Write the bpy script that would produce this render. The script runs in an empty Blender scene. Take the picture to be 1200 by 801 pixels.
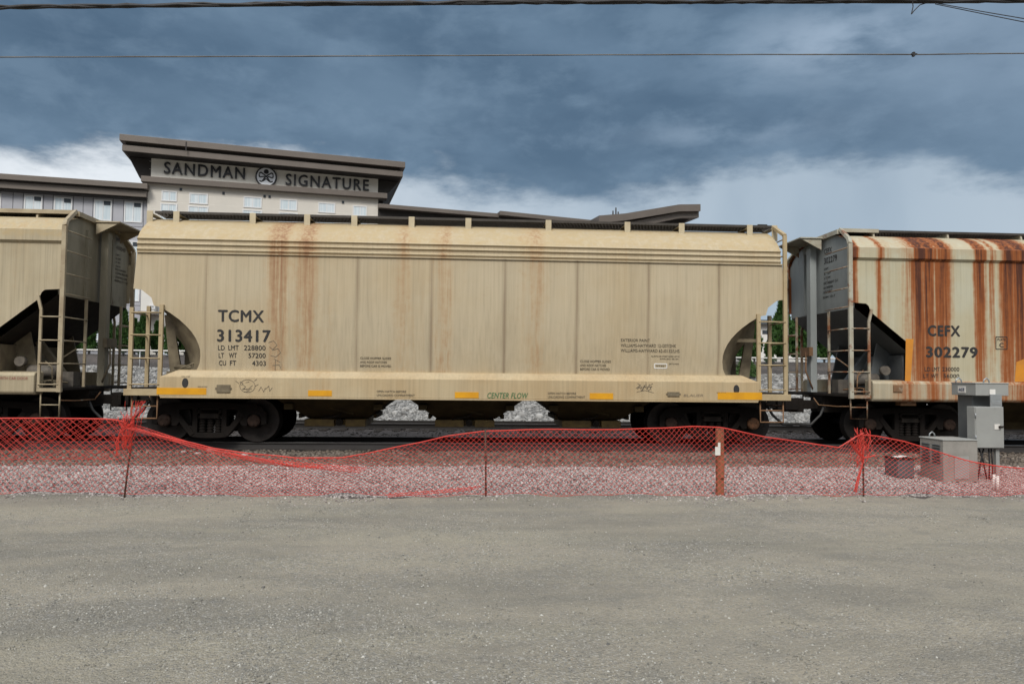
import bpy, bmesh, math, random
import numpy as np
from mathutils import Vector, Matrix
random.seed(7); RNG = np.random.default_rng(11)
SC = bpy.context.scene
COL = SC.collection
rad = math.radians
PI = math.pi

# ------------------------------------------------------------------ camera
FPX = 890.0
YAW, PITCH, ROLL = rad(3.8), rad(2.54), rad(0.58)
CAM = np.array([0.0, 0.0, 1.68])
_F = np.array([math.sin(YAW)*math.cos(PITCH), math.cos(YAW)*math.cos(PITCH), math.sin(PITCH)])
_R0 = np.array([math.cos(YAW), -math.sin(YAW), 0.0]); _U0 = np.cross(_R0, _F)
_R = _R0*math.cos(ROLL) + _U0*math.sin(ROLL); _U = _U0*math.cos(ROLL) - _R0*math.sin(ROLL)
cd = bpy.data.cameras.new('camera'); cam = bpy.data.objects.new('camera', cd); COL.objects.link(cam)
cd.sensor_width = 36.0; cd.lens = FPX*36.0/1200.0; cd.clip_start = 0.1; cd.clip_end = 3000
M4 = Matrix.Identity(4)
for i in range(3):
    M4[i][0], M4[i][1], M4[i][2], M4[i][3] = _R[i], _U[i], -_F[i], CAM[i]
cam.matrix_world = M4
SC.camera = cam

def ray(px, py): return _F + _R*(px-600)/FPX - _U*(py-400.5)/FPX
def PY(px, py, Y):                     # point seen at (px,py) on the vertical plane y = Y
    d = ray(px, py); return CAM + d*(Y/d[1])
def PZ(px, py, Z):
    d = ray(px, py); return CAM + d*((Z-CAM[2])/d[2])

# ------------------------------------------------------------------ light
SUN_EL, SUN_AZ = 44.0, 196.0           # azimuth clockwise from +Y: the sun stands behind the camera
SUN_STRENGTH, SUN_ANGLE = 1.5, 20.0
SKY_STRENGTH = 0.07
EXPOSURE = 0.74
SC.view_settings.view_transform = 'Standard'; SC.view_settings.look = 'None'
SC.view_settings.exposure = EXPOSURE; SC.view_settings.gamma = 1.0; SC.view_settings.use_curve_mapping = False
W = bpy.data.worlds.new('World'); SC.world = W; W.use_nodes = True
nt = W.node_tree; nt.nodes.clear()
class NT:
    def __init__(s, tree): s.t = tree
    def n(s, typ, **kw):
        nd = s.t.nodes.new(typ)
        for k, v in kw.items(): setattr(nd, k, v)
        return nd
    def link(s, a, b): s.t.links.new(a, b)
    def inp(s, sock, v):
        if hasattr(v, 'is_linked') or isinstance(v, bpy.types.NodeSocket): s.link(v, sock)
        else: sock.default_value = v
    def m(s, op, a, b=0.0, c=0.0, clamp=False):
        nd = s.n('ShaderNodeMath', operation=op, use_clamp=clamp)
        s.inp(nd.inputs[0], a); s.inp(nd.inputs[1], b); s.inp(nd.inputs[2], c); return nd.outputs[0]
    def mr(s, v, a, b, c=0.0, d=1.0, smooth=True):
        nd = s.n('ShaderNodeMapRange'); nd.interpolation_type = 'SMOOTHSTEP' if smooth else 'LINEAR'
        s.inp(nd.inputs['Value'], v); s.inp(nd.inputs['From Min'], a); s.inp(nd.inputs['From Max'], b)
        s.inp(nd.inputs['To Min'], c); s.inp(nd.inputs['To Max'], d); return nd.outputs[0]
    def mix(s, f, a, b, blend='MIX'):
        nd = s.n('ShaderNodeMix', data_type='RGBA', blend_type=blend); nd.clamp_factor = True
        s.inp(nd.inputs[0], f)
        for sock, v in ((nd.inputs[6], a), (nd.inputs[7], b)):
            if isinstance(v, (tuple, list)): sock.default_value = (v[0], v[1], v[2], 1)
            else: s.link(v, sock)
        return nd.outputs[2]
    def noise(s, vec, scale, detail=4, rough=0.55, dist=0.0):
        nd = s.n('ShaderNodeTexNoise'); s.link(vec, nd.inputs['Vector'])
        nd.inputs['Scale'].default_value = scale; nd.inputs['Detail'].default_value = detail
        nd.inputs['Roughness'].default_value = rough; nd.inputs['Distortion'].default_value = dist
        return nd.outputs['Fac']
    def mapv(s, vec, scale=(1, 1, 1), loc=(0, 0, 0)):
        nd = s.n('ShaderNodeMapping'); s.link(vec, nd.inputs['Vector'])
        nd.inputs['Scale'].default_value = scale; nd.inputs['Location'].default_value = loc; return nd.outputs[0]
    def ramp(s, v, lo, hi, pts):       # piecewise linear function of v through pts = [(x, y)]
        pts = sorted(pts)
        if len(pts) > 30:
            k = len(pts)//2; a = s.ramp(v, lo, hi, pts[:k+1]); b = s.ramp(v, lo, hi, pts[k:])
            sel = s.m('GREATER_THAN', v, pts[k][0])
            return s.m('ADD', s.m('MULTIPLY', a, s.m('SUBTRACT', 1.0, sel)), s.m('MULTIPLY', b, sel))
        f = s.mr(v, lo, hi, 0, 1, smooth=False)
        nd = s.n('ShaderNodeValToRGB'); s.link(f, nd.inputs[0]); cr = nd.color_ramp
        pts = sorted(pts)
        while len(cr.elements) < len(pts): cr.elements.new(0.5)
        for e, (x, y) in zip(cr.elements, pts):
            e.position = (x-lo)/(hi-lo); e.color = (y, y, y, 1)
        for e, (x, y) in zip(cr.elements, pts): e.position = (x-lo)/(hi-lo); e.color = (y, y, y, 1)
        return nd.outputs[0]

def az_el(px, py):
    d = ray(px, py); d = d/np.linalg.norm(d)
    return math.degrees(math.atan2(d[0], d[1])), math.degrees(math.asin(d[2]))

g = NT(nt)
tc = g.n('ShaderNodeTexCoord'); sep = g.n('ShaderNodeSeparateXYZ'); g.link(tc.outputs['Generated'], sep.inputs[0])
dx, dy, dz = sep.outputs
el = g.m('MULTIPLY', g.m('ARCSINE', dz), 180/PI)
az = g.m('MULTIPLY', g.m('ARCTAN2', dx, dy), 180/PI)
vec = g.mapv(tc.outputs['Generated'], (1.0, 1.0, 2.6))
n1 = g.noise(vec, 3.2, 7, 0.52, 0.15)
n2 = g.noise(vec, 8.0, 7, 0.55, 0.1)
n3 = g.noise(g.mapv(tc.outputs['Generated'], (1, 1, 2.0), (3, 1, 7)), 5.0, 5, 0.5)
# lower edge of the dark storm cloud, as elevation by azimuth
base = [az_el(x, y) for x, y in ((-300, 170), (0, 180), (140, 184), (330, 184), (480, 203), (570, 226), (660, 238), (760, 228), (850, 204), (960, 184), (1080, 190), (1200, 208), (1450, 195))]
lo_a, hi_a = -60.0, 60.0
edge = g.ramp(az, lo_a, hi_a, [(-60, base[0][1]/40)] + [(a, e/40) for a, e in base] + [(60, base[-1][1]/40)])
edge = g.m('MULTIPLY', edge, 40)
dist = g.m('SUBTRACT', el, edge)
dist = g.m('ADD', dist, g.m('MULTIPLY', g.m('SUBTRACT', n2, 0.5), 5.0))
dist = g.m('ADD', dist, g.m('MULTIPLY', g.m('SUBTRACT', n1, 0.5), 2.5))
dist = g.m('ADD', dist, g.m('MULTIPLY', g.m('SUBTRACT', g.noise(vec, 24.0, 6, 0.6), 0.5), 2.2))
dark = g.mr(dist, -1.2, 1.3)
# brightness of the clear band below: white at left, pale grey-blue to the right
wl = g.ramp(az, lo_a, hi_a, [(-60, 0.95), (-22, 0.88), (-12, 0.60), (-4, 0.36), (4, 0.24), (14, 0.16), (30, 0.10), (60, 0.5)])
low = g.mix(wl, (0.37, 0.46, 0.55), (0.97, 0.99, 1.01))
veil = g.noise(g.mapv(tc.outputs['Generated'], (4, 4, 1.6)), 2.0, 4, 0.5)
low = g.mix(g.mr(veil, 0.35, 0.75, 0, 0.45), low, (0.29, 0.37, 0.46))
# dark cloud with soft lighter bellies
dk = g.mix(g.mr(n1, 0.36, 0.66), (0.088, 0.148, 0.222), (0.150, 0.228, 0.318))
n5 = g.noise(g.mapv(tc.outputs['Generated'], (1, 1, 1.8), (2, 5, 1)), 15.0, 7, 0.6, 0.2)
dk = g.mix(g.mr(n5, 0.42, 0.70, 0, 0.42), dk, (0.21, 0.30, 0.40))
dk = g.mix(g.mr(n2, 0.50, 0.30, 0, 0.45), dk, (0.070, 0.122, 0.190))
dk = g.mix(g.mr(n3, 0.5, 0.75, 0, 0.5), dk, (0.17, 0.255, 0.355))
def lump(px, py, ra, re):
    a0, e0 = az_el(px, py)
    da = g.m('DIVIDE', g.m('SUBTRACT', az, a0), ra); de = g.m('DIVIDE', g.m('SUBTRACT', el, e0), re)
    r2 = g.m('ADD', g.m('MULTIPLY', da, da), g.m('MULTIPLY', de, de))
    return g.m('EXPONENT', g.m('MULTIPLY', r2, -1.0))
lm = g.m('MULTIPLY', g.m('MULTIPLY', lump(985, 48, 7, 2.2), g.mr(n2, 0.34, 0.62)), 0.75)
dk = g.mix(lm, dk, (0.42, 0.52, 0.64))
lm2 = g.m('MULTIPLY', g.m('MULTIPLY', lump(860, 155, 6, 1.0), g.mr(n2, 0.36, 0.62)), 0.5)
dk = g.mix(lm2, dk, (0.36, 0.45, 0.56))
lm3 = g.m('MULTIPLY', g.m('MULTIPLY', lump(1210, 40, 9, 5), g.mr(n1, 0.3, 0.6)), 0.5)
dk = g.mix(lm3, dk, (0.30, 0.39, 0.50))
cloud = g.mix(dark, low, dk)
cloud = g.mix(1.0, cloud, (0.74, 0.755, 0.765), 'MULTIPLY')
# beyond this front the cloud deck is thin and bright overhead and behind
hi = g.m('MAXIMUM', g.mr(el, 34, 60), g.mr(dy, 0.25, -0.25))
n4 = g.noise(tc.outputs['Generated'], 2.2, 5, 0.5)
bright = g.mix(g.mr(n4, 0.35, 0.65), (0.72, 0.76, 0.82), (1.0, 1.02, 1.04))
cloud = g.mix(hi, cloud, bright)
cloud = g.mix(g.m('MULTIPLY', g.mr(dy, 0.1, -0.2), g.mr(el, 26.0, 10.0)), cloud, (0.06, 0.063, 0.065))  # unseen low sky behind the camera darkened to deepen shade under the cars
cloud = g.mix(g.mr(el, -1.0, -6.0), cloud, (0.08, 0.08, 0.075))
skyt = g.n('ShaderNodeTexSky', sky_type='NISHITA'); skyt.sun_disc = False
skyt.sun_elevation = rad(SUN_EL); skyt.sun_rotation = rad(SUN_AZ)
bg1 = g.n('ShaderNodeBackground'); g.link(skyt.outputs[0], bg1.inputs[0]); bg1.inputs[1].default_value = SKY_STRENGTH
bg2 = g.n('ShaderNodeBackground'); g.link(cloud, bg2.inputs[0]); bg2.inputs[1].default_value = 0.78
ms = g.n('ShaderNodeMixShader'); ms.inputs[0].default_value = 0.93
g.link(bg1.outputs[0], ms.inputs[1]); g.link(bg2.outputs[0], ms.inputs[2])
wo = g.n('ShaderNodeOutputWorld'); g.link(ms.outputs[0], wo.inputs[0])

sl = bpy.data.lights.new('sun', 'SUN'); sl.energy = SUN_STRENGTH; sl.angle = rad(SUN_ANGLE); sl.color = (1.0, 0.95, 0.87)
so = bpy.data.objects.new('sun', sl); COL.objects.link(so)
sd = Vector((math.sin(rad(SUN_AZ))*math.cos(rad(SUN_EL)), math.cos(rad(SUN_AZ))*math.cos(rad(SUN_EL)), math.sin(rad(SUN_EL))))
so.rotation_euler = sd.to_track_quat('Z', 'Y').to_euler(); so.location = (0, -20, 40)

# ------------------------------------------------------------------ helpers
class MB:
    def __init__(s): s.v = []; s.f = []; s.sm = []
    def add(s, vs, fs, smooth=False):
        o = len(s.v); s.v += [tuple(map(float, p)) for p in vs]
        for q in fs: s.f.append([i+o for i in q]); s.sm.append(smooth)
        return s
    def bx(s, x0, x1, y0, y1, z0, z1):
        vs = [(x, y, z) for x in (x0, x1) for y in (y0, y1) for z in (z0, z1)]
        return s.add(vs, [(0, 1, 3, 2), (4, 6, 7, 5), (0, 4, 5, 1), (2, 3, 7, 6), (0, 2, 6, 4), (1, 5, 7, 3)])
    def bar(s, p, q, w, h, up=(0, 0, 1)):
        p = Vector(p); q = Vector(q); d = (q-p).normalized(); u = Vector(up)
        if abs(d.dot(u)) > 0.98: u = Vector((0, 1, 0))
        a = d.cross(u).normalized()*w/2; b = a.normalized().cross(d)*h/2
        vs = [p-a-b, p+a-b, p+a+b, p-a+b, q-a-b, q+a-b, q+a+b, q-a+b]
        return s.add(vs, [(3, 2, 1, 0), (4, 5, 6, 7), (0, 1, 5, 4), (1, 2, 6, 5), (2, 3, 7, 6), (3, 0, 4, 7)])
    def tube(s, pts, r, n=8, caps=True):
        pts = [Vector(p) for p in pts]; o = []; up = None
        for i, p in enumerate(pts):
            d = (pts[min(i+1, len(pts)-1)] - pts[max(i-1, 0)]).normalized()
            if up is None:
                up = Vector((0, 0, 1)) if abs(d.z) < 0.9 else Vector((1, 0, 0))
            a = d.cross(up).normalized(); b = a.cross(d).normalized(); up = b
            rr = r[i] if isinstance(r, (list, tuple)) else r
            o += [p + (a*math.cos(t*2*PI/n) + b*math.sin(t*2*PI/n))*rr for t in range(n)]
        fs = []
        for i in range(len(pts)-1):
            for t in range(n):
                fs.append((i*n+t, i*n+(t+1) % n, (i+1)*n+(t+1) % n, (i+1)*n+t))
        s.add(o, fs, True)
        if caps:
            k = len(s.v)-len(o); s.f.append([k+t for t in range(n)][::-1]); s.sm.append(False)
            s.f.append([k+(len(pts)-1)*n+t for t in range(n)]); s.sm.append(False)
        return s
    def lathe(s, prof, c, axis='y', n=28, smooth=True):   # prof = [(along axis, radius)]
        o = []
        for a, r in prof:
            for t in range(n):
                u, w = r*math.cos(t*2*PI/n), r*math.sin(t*2*PI/n)
                o.append({'y': (c[0]+u, c[1]+a, c[2]+w), 'x': (c[0]+a, c[1]+u, c[2]+w), 'z': (c[0]+u, c[1]+w, c[2]+a)}[axis])
        fs = []
        for i in range(len(prof)-1):
            for t in range(n): fs.append((i*n+t, i*n+(t+1) % n, (i+1)*n+(t+1) % n, (i+1)*n+t))
        s.add(o, fs, smooth)
        k = len(s.v)-len(o); s.f.append([k+t for t in range(n)]); s.sm.append(False)
        k2 = len(s.v)-n; s.f.append([k2+t for t in range(n)]); s.sm.append(False)
        return s
    def prism(s, poly, a0, a1, axis='y'):   # poly in the two other axes, extruded along axis
        n = len(poly)
        def P(u, w, a): return {'y': (u, a, w), 'x': (a, u, w), 'z': (u, w, a)}[axis]
        vs = [P(u, w, a0) for u, w in poly] + [P(u, w, a1) for u, w in poly]
        fs = [list(range(n)), list(range(n, 2*n))[::-1]] + [(i, (i+1) % n, n+(i+1) % n, n+i) for i in range(n)]
        return s.add(vs, fs)
    def mesh(s, name, fix=True):
        me = bpy.data.meshes.new(name); me.from_pydata(s.v, [], s.f)
        me.polygons.foreach_set('use_smooth', s.sm)
        if fix:
            bm = bmesh.new(); bm.from_mesh(me); bmesh.ops.recalc_face_normals(bm, faces=bm.faces); bm.to_mesh(me); bm.free()
        me.update(); return me
    def build(s, name, mat, parent=None, bevel=0, fix=True):
        me = s.mesh(name, fix); me.materials.append(mat)
        o = bpy.data.objects.new(name, me); COL.objects.link(o)
        if parent is not None: o.parent = parent
        if bevel:
            md = o.modifiers.new('bevel', 'BEVEL'); md.width = bevel; md.segments = 2; md.limit_method = 'ANGLE'; md.angle_limit = rad(40)
        return o

def curve_mesh(splines, depth, bevel=0.0):       # flat filled outline with holes, extruded both ways
    cu = bpy.data.curves.new('c', 'CURVE'); cu.dimensions = '2D'; cu.fill_mode = 'BOTH'; cu.extrude = depth; cu.bevel_depth = bevel
    for pl in splines:
        sp = cu.splines.new('POLY'); sp.points.add(len(pl)-1); sp.use_cyclic_u = True
        for p, q in zip(sp.points, pl): p.co = (q[0], q[1], 0, 1)
    ob = bpy.data.objects.new('c', cu); me = ob.to_mesh()
    vs = [tuple(v.co) for v in me.vertices]; fs = [list(p.vertices) for p in me.polygons]
    ob.to_mesh_clear(); bpy.data.objects.remove(ob); bpy.data.curves.remove(cu)
    return vs, fs
_tc = {}
def text_geo(body, bold=0.0, shear=0.0, space=1.0):
    key = (body, bold, shear, space)
    if key in _tc: return _tc[key]
    cu = bpy.data.curves.new('t', 'FONT'); cu.body = body; cu.shear = shear; cu.space_character = space + bold*3
    cu.resolution_u = 3
    ob = bpy.data.objects.new('t', cu); me = ob.to_mesh()
    vs = np.array([tuple(v.co) for v in me.vertices]); fs = [list(p.vertices) for p in me.polygons]
    ob.to_mesh_clear(); bpy.data.objects.remove(ob); bpy.data.curves.remove(cu)
    if bold:                                  # heavier strokes: the outline repeated a little to each side, one just over the other
        n = len(vs); V = []; F2 = []
        for k, (dx_, dz_) in enumerate(((0, 0), (-1, 0), (1, 0), (0, .7), (0, -.7))):
            w = vs.copy(); w[:, 0] += dx_*bold; w[:, 1] += dz_*bold; w[:, 2] = k*0.0006; V.append(w); F2 += [[i+k*n for i in f] for f in fs]
        vs = np.concatenate(V); fs = F2
    _tc[key] = (vs, fs); return vs, fs
def text_into(mb, body, u0, u1, w0, w1, fn, bold=0.0, shear=0.0, space=1.0):
    """letters stretched to fill u0..u1 by w0..w1; fn(u, w, lift) gives the point on the painted face"""
    vs, fs = text_geo(body, bold, shear, space)
    a, b = vs[:, :2].min(0), vs[:, :2].max(0)
    P = [fn(u0+(v[0]-a[0])/(b[0]-a[0])*(u1-u0), w0+(v[1]-a[1])/(b[1]-a[1])*(w1-w0), float(v[2])) for v in vs]
    mb.add(P, fs)

def tag(o, label=None, cat=None, group=None, kind=None):
    if label: o['label'] = label
    if cat: o['category'] = cat
    if group: o['group'] = group
    if kind: o['kind'] = kind
    return o
def thing(name, label, cat, loc=(0, 0, 0), rz=0.0, group=None):
    o = bpy.data.objects.new(name, None); COL.objects.link(o); o.location = loc; o.rotation_euler = (0, 0, rz)
    o.empty_display_size = 0.2
    return tag(o, label, cat, group)
def copy_tree(o, parent=None):
    c = o.copy(); COL.objects.link(c)
    if parent is not None: c.parent = parent
    for ch in list(o.children): copy_tree(ch, c)
    return c

# ------------------------------------------------------------------ materials
def mat(name, c1, c2=None, rough=0.6, metal=0.0, scale=3.0, detail=5, bump=0.0, bscale=40.0, stretch=(1, 1, 1), spec=0.5, c3=None, t3=(0.6, 0.75), s3=2.0):
    m = bpy.data.materials.new(name); m.use_nodes = True; t = NT(m.node_tree)
    bs = m.node_tree.nodes['Principled BSDF']; co = t.n('ShaderNodeTexCoord').outputs['Object']
    v = t.mapv(co, stretch)
    if c2 is None: c2 = tuple(x*0.8 for x in c1)
    c = t.mix(t.mr(t.noise(v, scale, detail, 0.6), 0.3, 0.7), c1, c2)
    if c3: c = t.mix(t.mr(t.noise(v, s3, 6, 0.65), t3[0], t3[1]), c, c3)
    t.link(c, bs.inputs['Base Color'])
    bs.inputs['Roughness'].default_value = rough; bs.inputs['Metallic'].default_value = metal
    bs.inputs['Specular IOR Level'].default_value = spec
    if bump:
        b = t.n('ShaderNodeBump'); b.inputs['Strength'].default_value = bump; b.inputs['Distance'].default_value = 0.02
        t.link(t.noise(co, bscale, 4, 0.6), b.inputs['Height']); t.link(b.outputs[0], bs.inputs['Normal'])
    return m

def stone_mat(name, cols, dust=(0.3, 0.28, 0.25)):
    m = bpy.data.materials.new(name); m.use_nodes = True; t = NT(m.node_tree)
    bs = m.node_tree.nodes['Principled BSDF']; gm = t.n('ShaderNodeNewGeometry')
    nd = t.n('ShaderNodeValToRGB'); t.link(gm.outputs['Random Per Island'], nd.inputs[0]); cr = nd.color_ramp
    while len(cr.elements) < len(cols): cr.elements.new(0.5)
    for i, (e, c) in enumerate(zip(cr.elements, cols)): e.position = i/(len(cols)-1); e.color = (*c, 1)
    co = t.n('ShaderNodeTexCoord').outputs['Object']
    c = t.mix(t.mr(t.noise(co, 0.8, 3), 0.35, 0.75, 0, 0.3), nd.outputs[0], dust)
    c = t.mix(t.mr(t.noise(co, 60, 3), 0.3, 0.7, 0, 0.3), c, tuple(x*0.6 for x in dust))
    t.link(c, bs.inputs['Base Color']); bs.inputs['Roughness'].default_value = 0.9
    bs.inputs['Specular IOR Level'].default_value = 0.25
    return m

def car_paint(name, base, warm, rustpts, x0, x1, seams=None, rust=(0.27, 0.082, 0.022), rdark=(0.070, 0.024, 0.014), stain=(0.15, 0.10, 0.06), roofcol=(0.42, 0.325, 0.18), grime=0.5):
    """weathered car paint: vertical streaks, rust that follows x positions, stained weld seams"""
    m = bpy.data.materials.new(name); m.use_nodes = True; t = NT(m.node_tree)
    bs = m.node_tree.nodes['Principled BSDF']; co = t.n('ShaderNodeTexCoord').outputs['Object']
    sp = t.n('ShaderNodeSeparateXYZ'); t.link(co, sp.inputs[0]); x, y, z = sp.outputs
    big = t.noise(co, 0.55, 4, 0.6)
    fine = t.noise(t.mapv(co, (14, 14, 0.35)), 1.6, 5, 0.65)
    mid = t.noise(t.mapv(co, (3.2, 3.2, 0.16)), 1.3, 4, 0.6)
    spot = t.noise(co, 7.0, 6, 0.7)
    c = t.mix(t.mr(big, 0.35, 0.68), base, warm)
    c = t.mix(t.mr(mid, 0.42, 0.72, 0, 0.55*grime), c, tuple(b*0.62 for b in base))
    c = t.mix(t.mr(fine, 0.46, 0.72, 0, 0.75*grime), c, tuple(b*0.55 for b in base))
    c = t.mix(t.mr(fine, 0.50, 0.25, 0, 0.30), c, tuple(min(1, b*1.22) for b in base))
    c = t.mix(t.mr(spot, 0.60, 0.80, 0, 0.45*grime), c, stain)
    if seams:
        off, per = seams
        pp = t.m('PINGPONG', t.m('SUBTRACT', x, off), per/2)
        pp = t.m('ADD', pp, t.m('MULTIPLY', t.m('SUBTRACT', mid, 0.5), 0.05))
        s = t.mr(pp, 0.075, 0.0); s2 = t.mr(pp, 0.016, 0.004)
        below = t.mr(z, 3.82, 3.78)
        c = t.mix(t.m('MULTIPLY', t.m('MULTIPLY', s, t.mr(mid, 0.34, 0.62, 0.10, 0.55)), below), c, stain)
        c = t.mix(t.m('MULTIPLY', t.m('MULTIPLY', s2, 0.18), below), c, (0.12, 0.075, 0.045))
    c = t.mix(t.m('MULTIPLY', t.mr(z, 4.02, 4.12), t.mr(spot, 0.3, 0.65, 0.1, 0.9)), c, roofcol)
    xd = t.m('ADD', x, t.m('MULTIPLY', t.m('SUBTRACT', t.noise(t.mapv(co, (1, 1, 0.6)), 1.7, 3), 0.5), 0.10))
    r = t.ramp(xd, x0, x1, rustpts)
    wild = t.m('MULTIPLY', t.mr(t.noise(t.mapv(co, (1.0, 1.0, 0.10), (3, 0, 0)), 1.3, 5, 0.6), 0.52, 0.78), t.mr(fine, 0.35, 0.65, 0.05, 0.34))
    r = t.m('ADD', r, wild)
    top = t.mr(z, 1.2, 4.4, 0.78, 1.12)
    rr = t.m('MULTIPLY', t.m('MULTIPLY', r, top), t.mr(t.noise(t.mapv(co, (15, 15, 0.34)), 1.2, 6, 0.68), 0.28, 0.68, 0.5, 1.2))
    rr = t.m('ADD', rr, t.m('MULTIPLY', t.m('SUBTRACT', spot, 0.5), 0.30))
    c = t.mix(t.mr(rr, 0.06, 0.40, 0, 0.85), c, tuple(0.5*q+0.5*w for q, w in zip(base, (0.40, 0.21, 0.06))))
    c = t.mix(t.mr(rr, 0.16, 0.62), c, rust)
    c = t.mix(t.mr(rr, 0.56, 1.04), c, rdark)
    t.link(c, bs.inputs['Base Color'])
    t.link(t.mr(rr, 0.1, 0.6, 0.52, 0.85), bs.inputs['Roughness'])
    bs.inputs['Specular IOR Level'].default_value = 0.35
    b = t.n('ShaderNodeBump'); b.inputs['Strength'].default_value = 0.42; b.inputs['Distance'].default_value = 0.02
    h = t.m('ADD', t.m('MULTIPLY', t.noise(t.mapv(co, (1.0, 1, 0.7)), 1.1, 3), 1.6), t.m('MULTIPLY', spot, 0.12))
    t.link(h, b.inputs['Height']); t.link(b.outputs[0], bs.inputs['Normal'])
    return m

def lx(px, x0): return float(PY(px, 380, 15.4)[0]) - x0
TC = 0.12                                   # x of the middle of the tan car
M = {}
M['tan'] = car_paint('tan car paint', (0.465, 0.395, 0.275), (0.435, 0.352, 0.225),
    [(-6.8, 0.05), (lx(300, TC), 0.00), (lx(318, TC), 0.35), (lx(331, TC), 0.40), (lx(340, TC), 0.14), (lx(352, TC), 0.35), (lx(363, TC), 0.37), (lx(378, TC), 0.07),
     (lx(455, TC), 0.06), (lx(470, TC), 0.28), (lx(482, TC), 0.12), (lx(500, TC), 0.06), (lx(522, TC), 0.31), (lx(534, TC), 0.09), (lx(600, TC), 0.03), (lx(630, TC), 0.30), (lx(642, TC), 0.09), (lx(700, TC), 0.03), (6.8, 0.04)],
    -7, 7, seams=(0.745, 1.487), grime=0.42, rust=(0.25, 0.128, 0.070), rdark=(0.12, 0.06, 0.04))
M['tan_plain'] = mat('tan painted steel', (0.42, 0.335, 0.20), (0.33, 0.25, 0.14), 0.6, scale=2.5, stretch=(1, 1, 1), c3=(0.16, 0.08, 0.04), t3=(0.62, 0.74), s3=5, bump=0.1)
M['tan_light'] = mat('pale tan painted steel', (0.50, 0.44, 0.31), (0.42, 0.35, 0.23), 0.55, c3=(0.2, 0.11, 0.05), t3=(0.64, 0.76), s3=6)
M['tan_shade'] = mat('dirty tan steel', (0.20, 0.165, 0.105), (0.12, 0.095, 0.06), 0.75, scale=4, bump=0.2)  # shade on the slope sheets' underside is put into this darker tan
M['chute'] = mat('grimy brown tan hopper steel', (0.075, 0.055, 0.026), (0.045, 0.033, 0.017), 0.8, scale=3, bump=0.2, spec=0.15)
M['gate'] = mat('ochre outlet gate steel', (0.21, 0.145, 0.045), (0.12, 0.08, 0.03), 0.7, scale=5)
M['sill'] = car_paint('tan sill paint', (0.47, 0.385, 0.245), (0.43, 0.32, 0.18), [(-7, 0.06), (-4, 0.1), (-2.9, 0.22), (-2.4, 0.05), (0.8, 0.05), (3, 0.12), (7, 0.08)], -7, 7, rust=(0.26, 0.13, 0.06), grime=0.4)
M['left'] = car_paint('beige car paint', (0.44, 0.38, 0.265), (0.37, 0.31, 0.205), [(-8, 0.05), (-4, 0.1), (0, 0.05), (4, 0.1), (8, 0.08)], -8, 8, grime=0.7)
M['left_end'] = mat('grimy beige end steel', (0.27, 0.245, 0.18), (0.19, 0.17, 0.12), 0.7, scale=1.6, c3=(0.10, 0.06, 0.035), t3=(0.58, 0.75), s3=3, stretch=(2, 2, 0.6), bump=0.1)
M['left_trim'] = mat('beige steel trim', (0.40, 0.34, 0.23), (0.28, 0.22, 0.14), 0.6, scale=3, c3=(0.14, 0.07, 0.035), t3=(0.6, 0.75), s3=4)
RC = 14.95
rp = [(-7.1, 0.0), (lx(994, RC), 0.2), (lx(998, RC), 0.85), (lx(1003, RC), 0.8), (lx(1008, RC), 0.10), (lx(1025, RC), 0.06), (lx(1030, RC), 0.62), (lx(1036, RC), 0.18), (lx(1041, RC), 0.24), (lx(1047, RC), 0.04),
      (lx(1059, RC), 0.28), (lx(1068, RC), 0.42), (lx(1073, RC), 0.85), (lx(1078, RC), 1.05), (lx(1084, RC), 0.72), (lx(1090, RC), 1.0), (lx(1095, RC), 0.55), (lx(1100, RC), 0.62), (lx(1107, RC), 1.0), (lx(1113, RC), 0.42), (lx(1121, RC), 0.12),
      (lx(1126, RC), 0.03), (lx(1139, RC), 0.05), (lx(1145, RC), 0.85), (lx(1152, RC), 0.72), (lx(1158, RC), 0.15), (lx(1163, RC), 0.6), (lx(1169, RC), 0.06), (lx(1176, RC), 0.75), (lx(1182, RC), 0.95), (lx(1188, RC), 0.6), (lx(1197, RC), 1.05), (lx(1206, RC), .5), (lx(1215, RC), .1), (lx(1240, RC), .05), (lx(1250, RC), .8), (lx(1262, RC), .3), (lx(1275, RC), .05), (lx(1320, RC), .1), (lx(1330, RC), .9), (lx(1345, RC), .2), (lx(1400, RC), .05), (7.2, 0.3)]
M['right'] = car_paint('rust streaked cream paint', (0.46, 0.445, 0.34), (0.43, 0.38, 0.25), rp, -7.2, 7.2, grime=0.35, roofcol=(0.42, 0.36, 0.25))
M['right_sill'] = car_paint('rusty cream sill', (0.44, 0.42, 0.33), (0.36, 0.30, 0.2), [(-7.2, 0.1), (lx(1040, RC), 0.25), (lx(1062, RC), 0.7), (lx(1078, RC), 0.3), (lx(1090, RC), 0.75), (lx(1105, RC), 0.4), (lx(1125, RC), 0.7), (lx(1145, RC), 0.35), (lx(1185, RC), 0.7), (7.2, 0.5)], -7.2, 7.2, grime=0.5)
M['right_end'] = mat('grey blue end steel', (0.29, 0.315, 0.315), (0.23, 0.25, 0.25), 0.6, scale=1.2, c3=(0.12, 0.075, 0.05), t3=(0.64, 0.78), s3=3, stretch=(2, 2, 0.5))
M['right_trim'] = mat('cream steel trim with rust', (0.40, 0.39, 0.32), (0.30, 0.26, 0.19), 0.6, scale=3, c3=(0.2, 0.07, 0.03), t3=(0.54, 0.7), s3=3.5)
M['right_trim2'] = mat('cream ladder steel flaking to rust', (0.36, 0.34, 0.27), (0.25, 0.15, 0.08), 0.65, scale=2.5, c3=(0.2, 0.075, 0.03), t3=(0.48, 0.62), s3=3)
M['rusty'] = mat('rusty tan steel', (0.24, 0.125, 0.06), (0.16, 0.09, 0.045), 0.8, scale=5, c3=(0.33, 0.29, 0.22), t3=(0.55, 0.7), s3=4)
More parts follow.
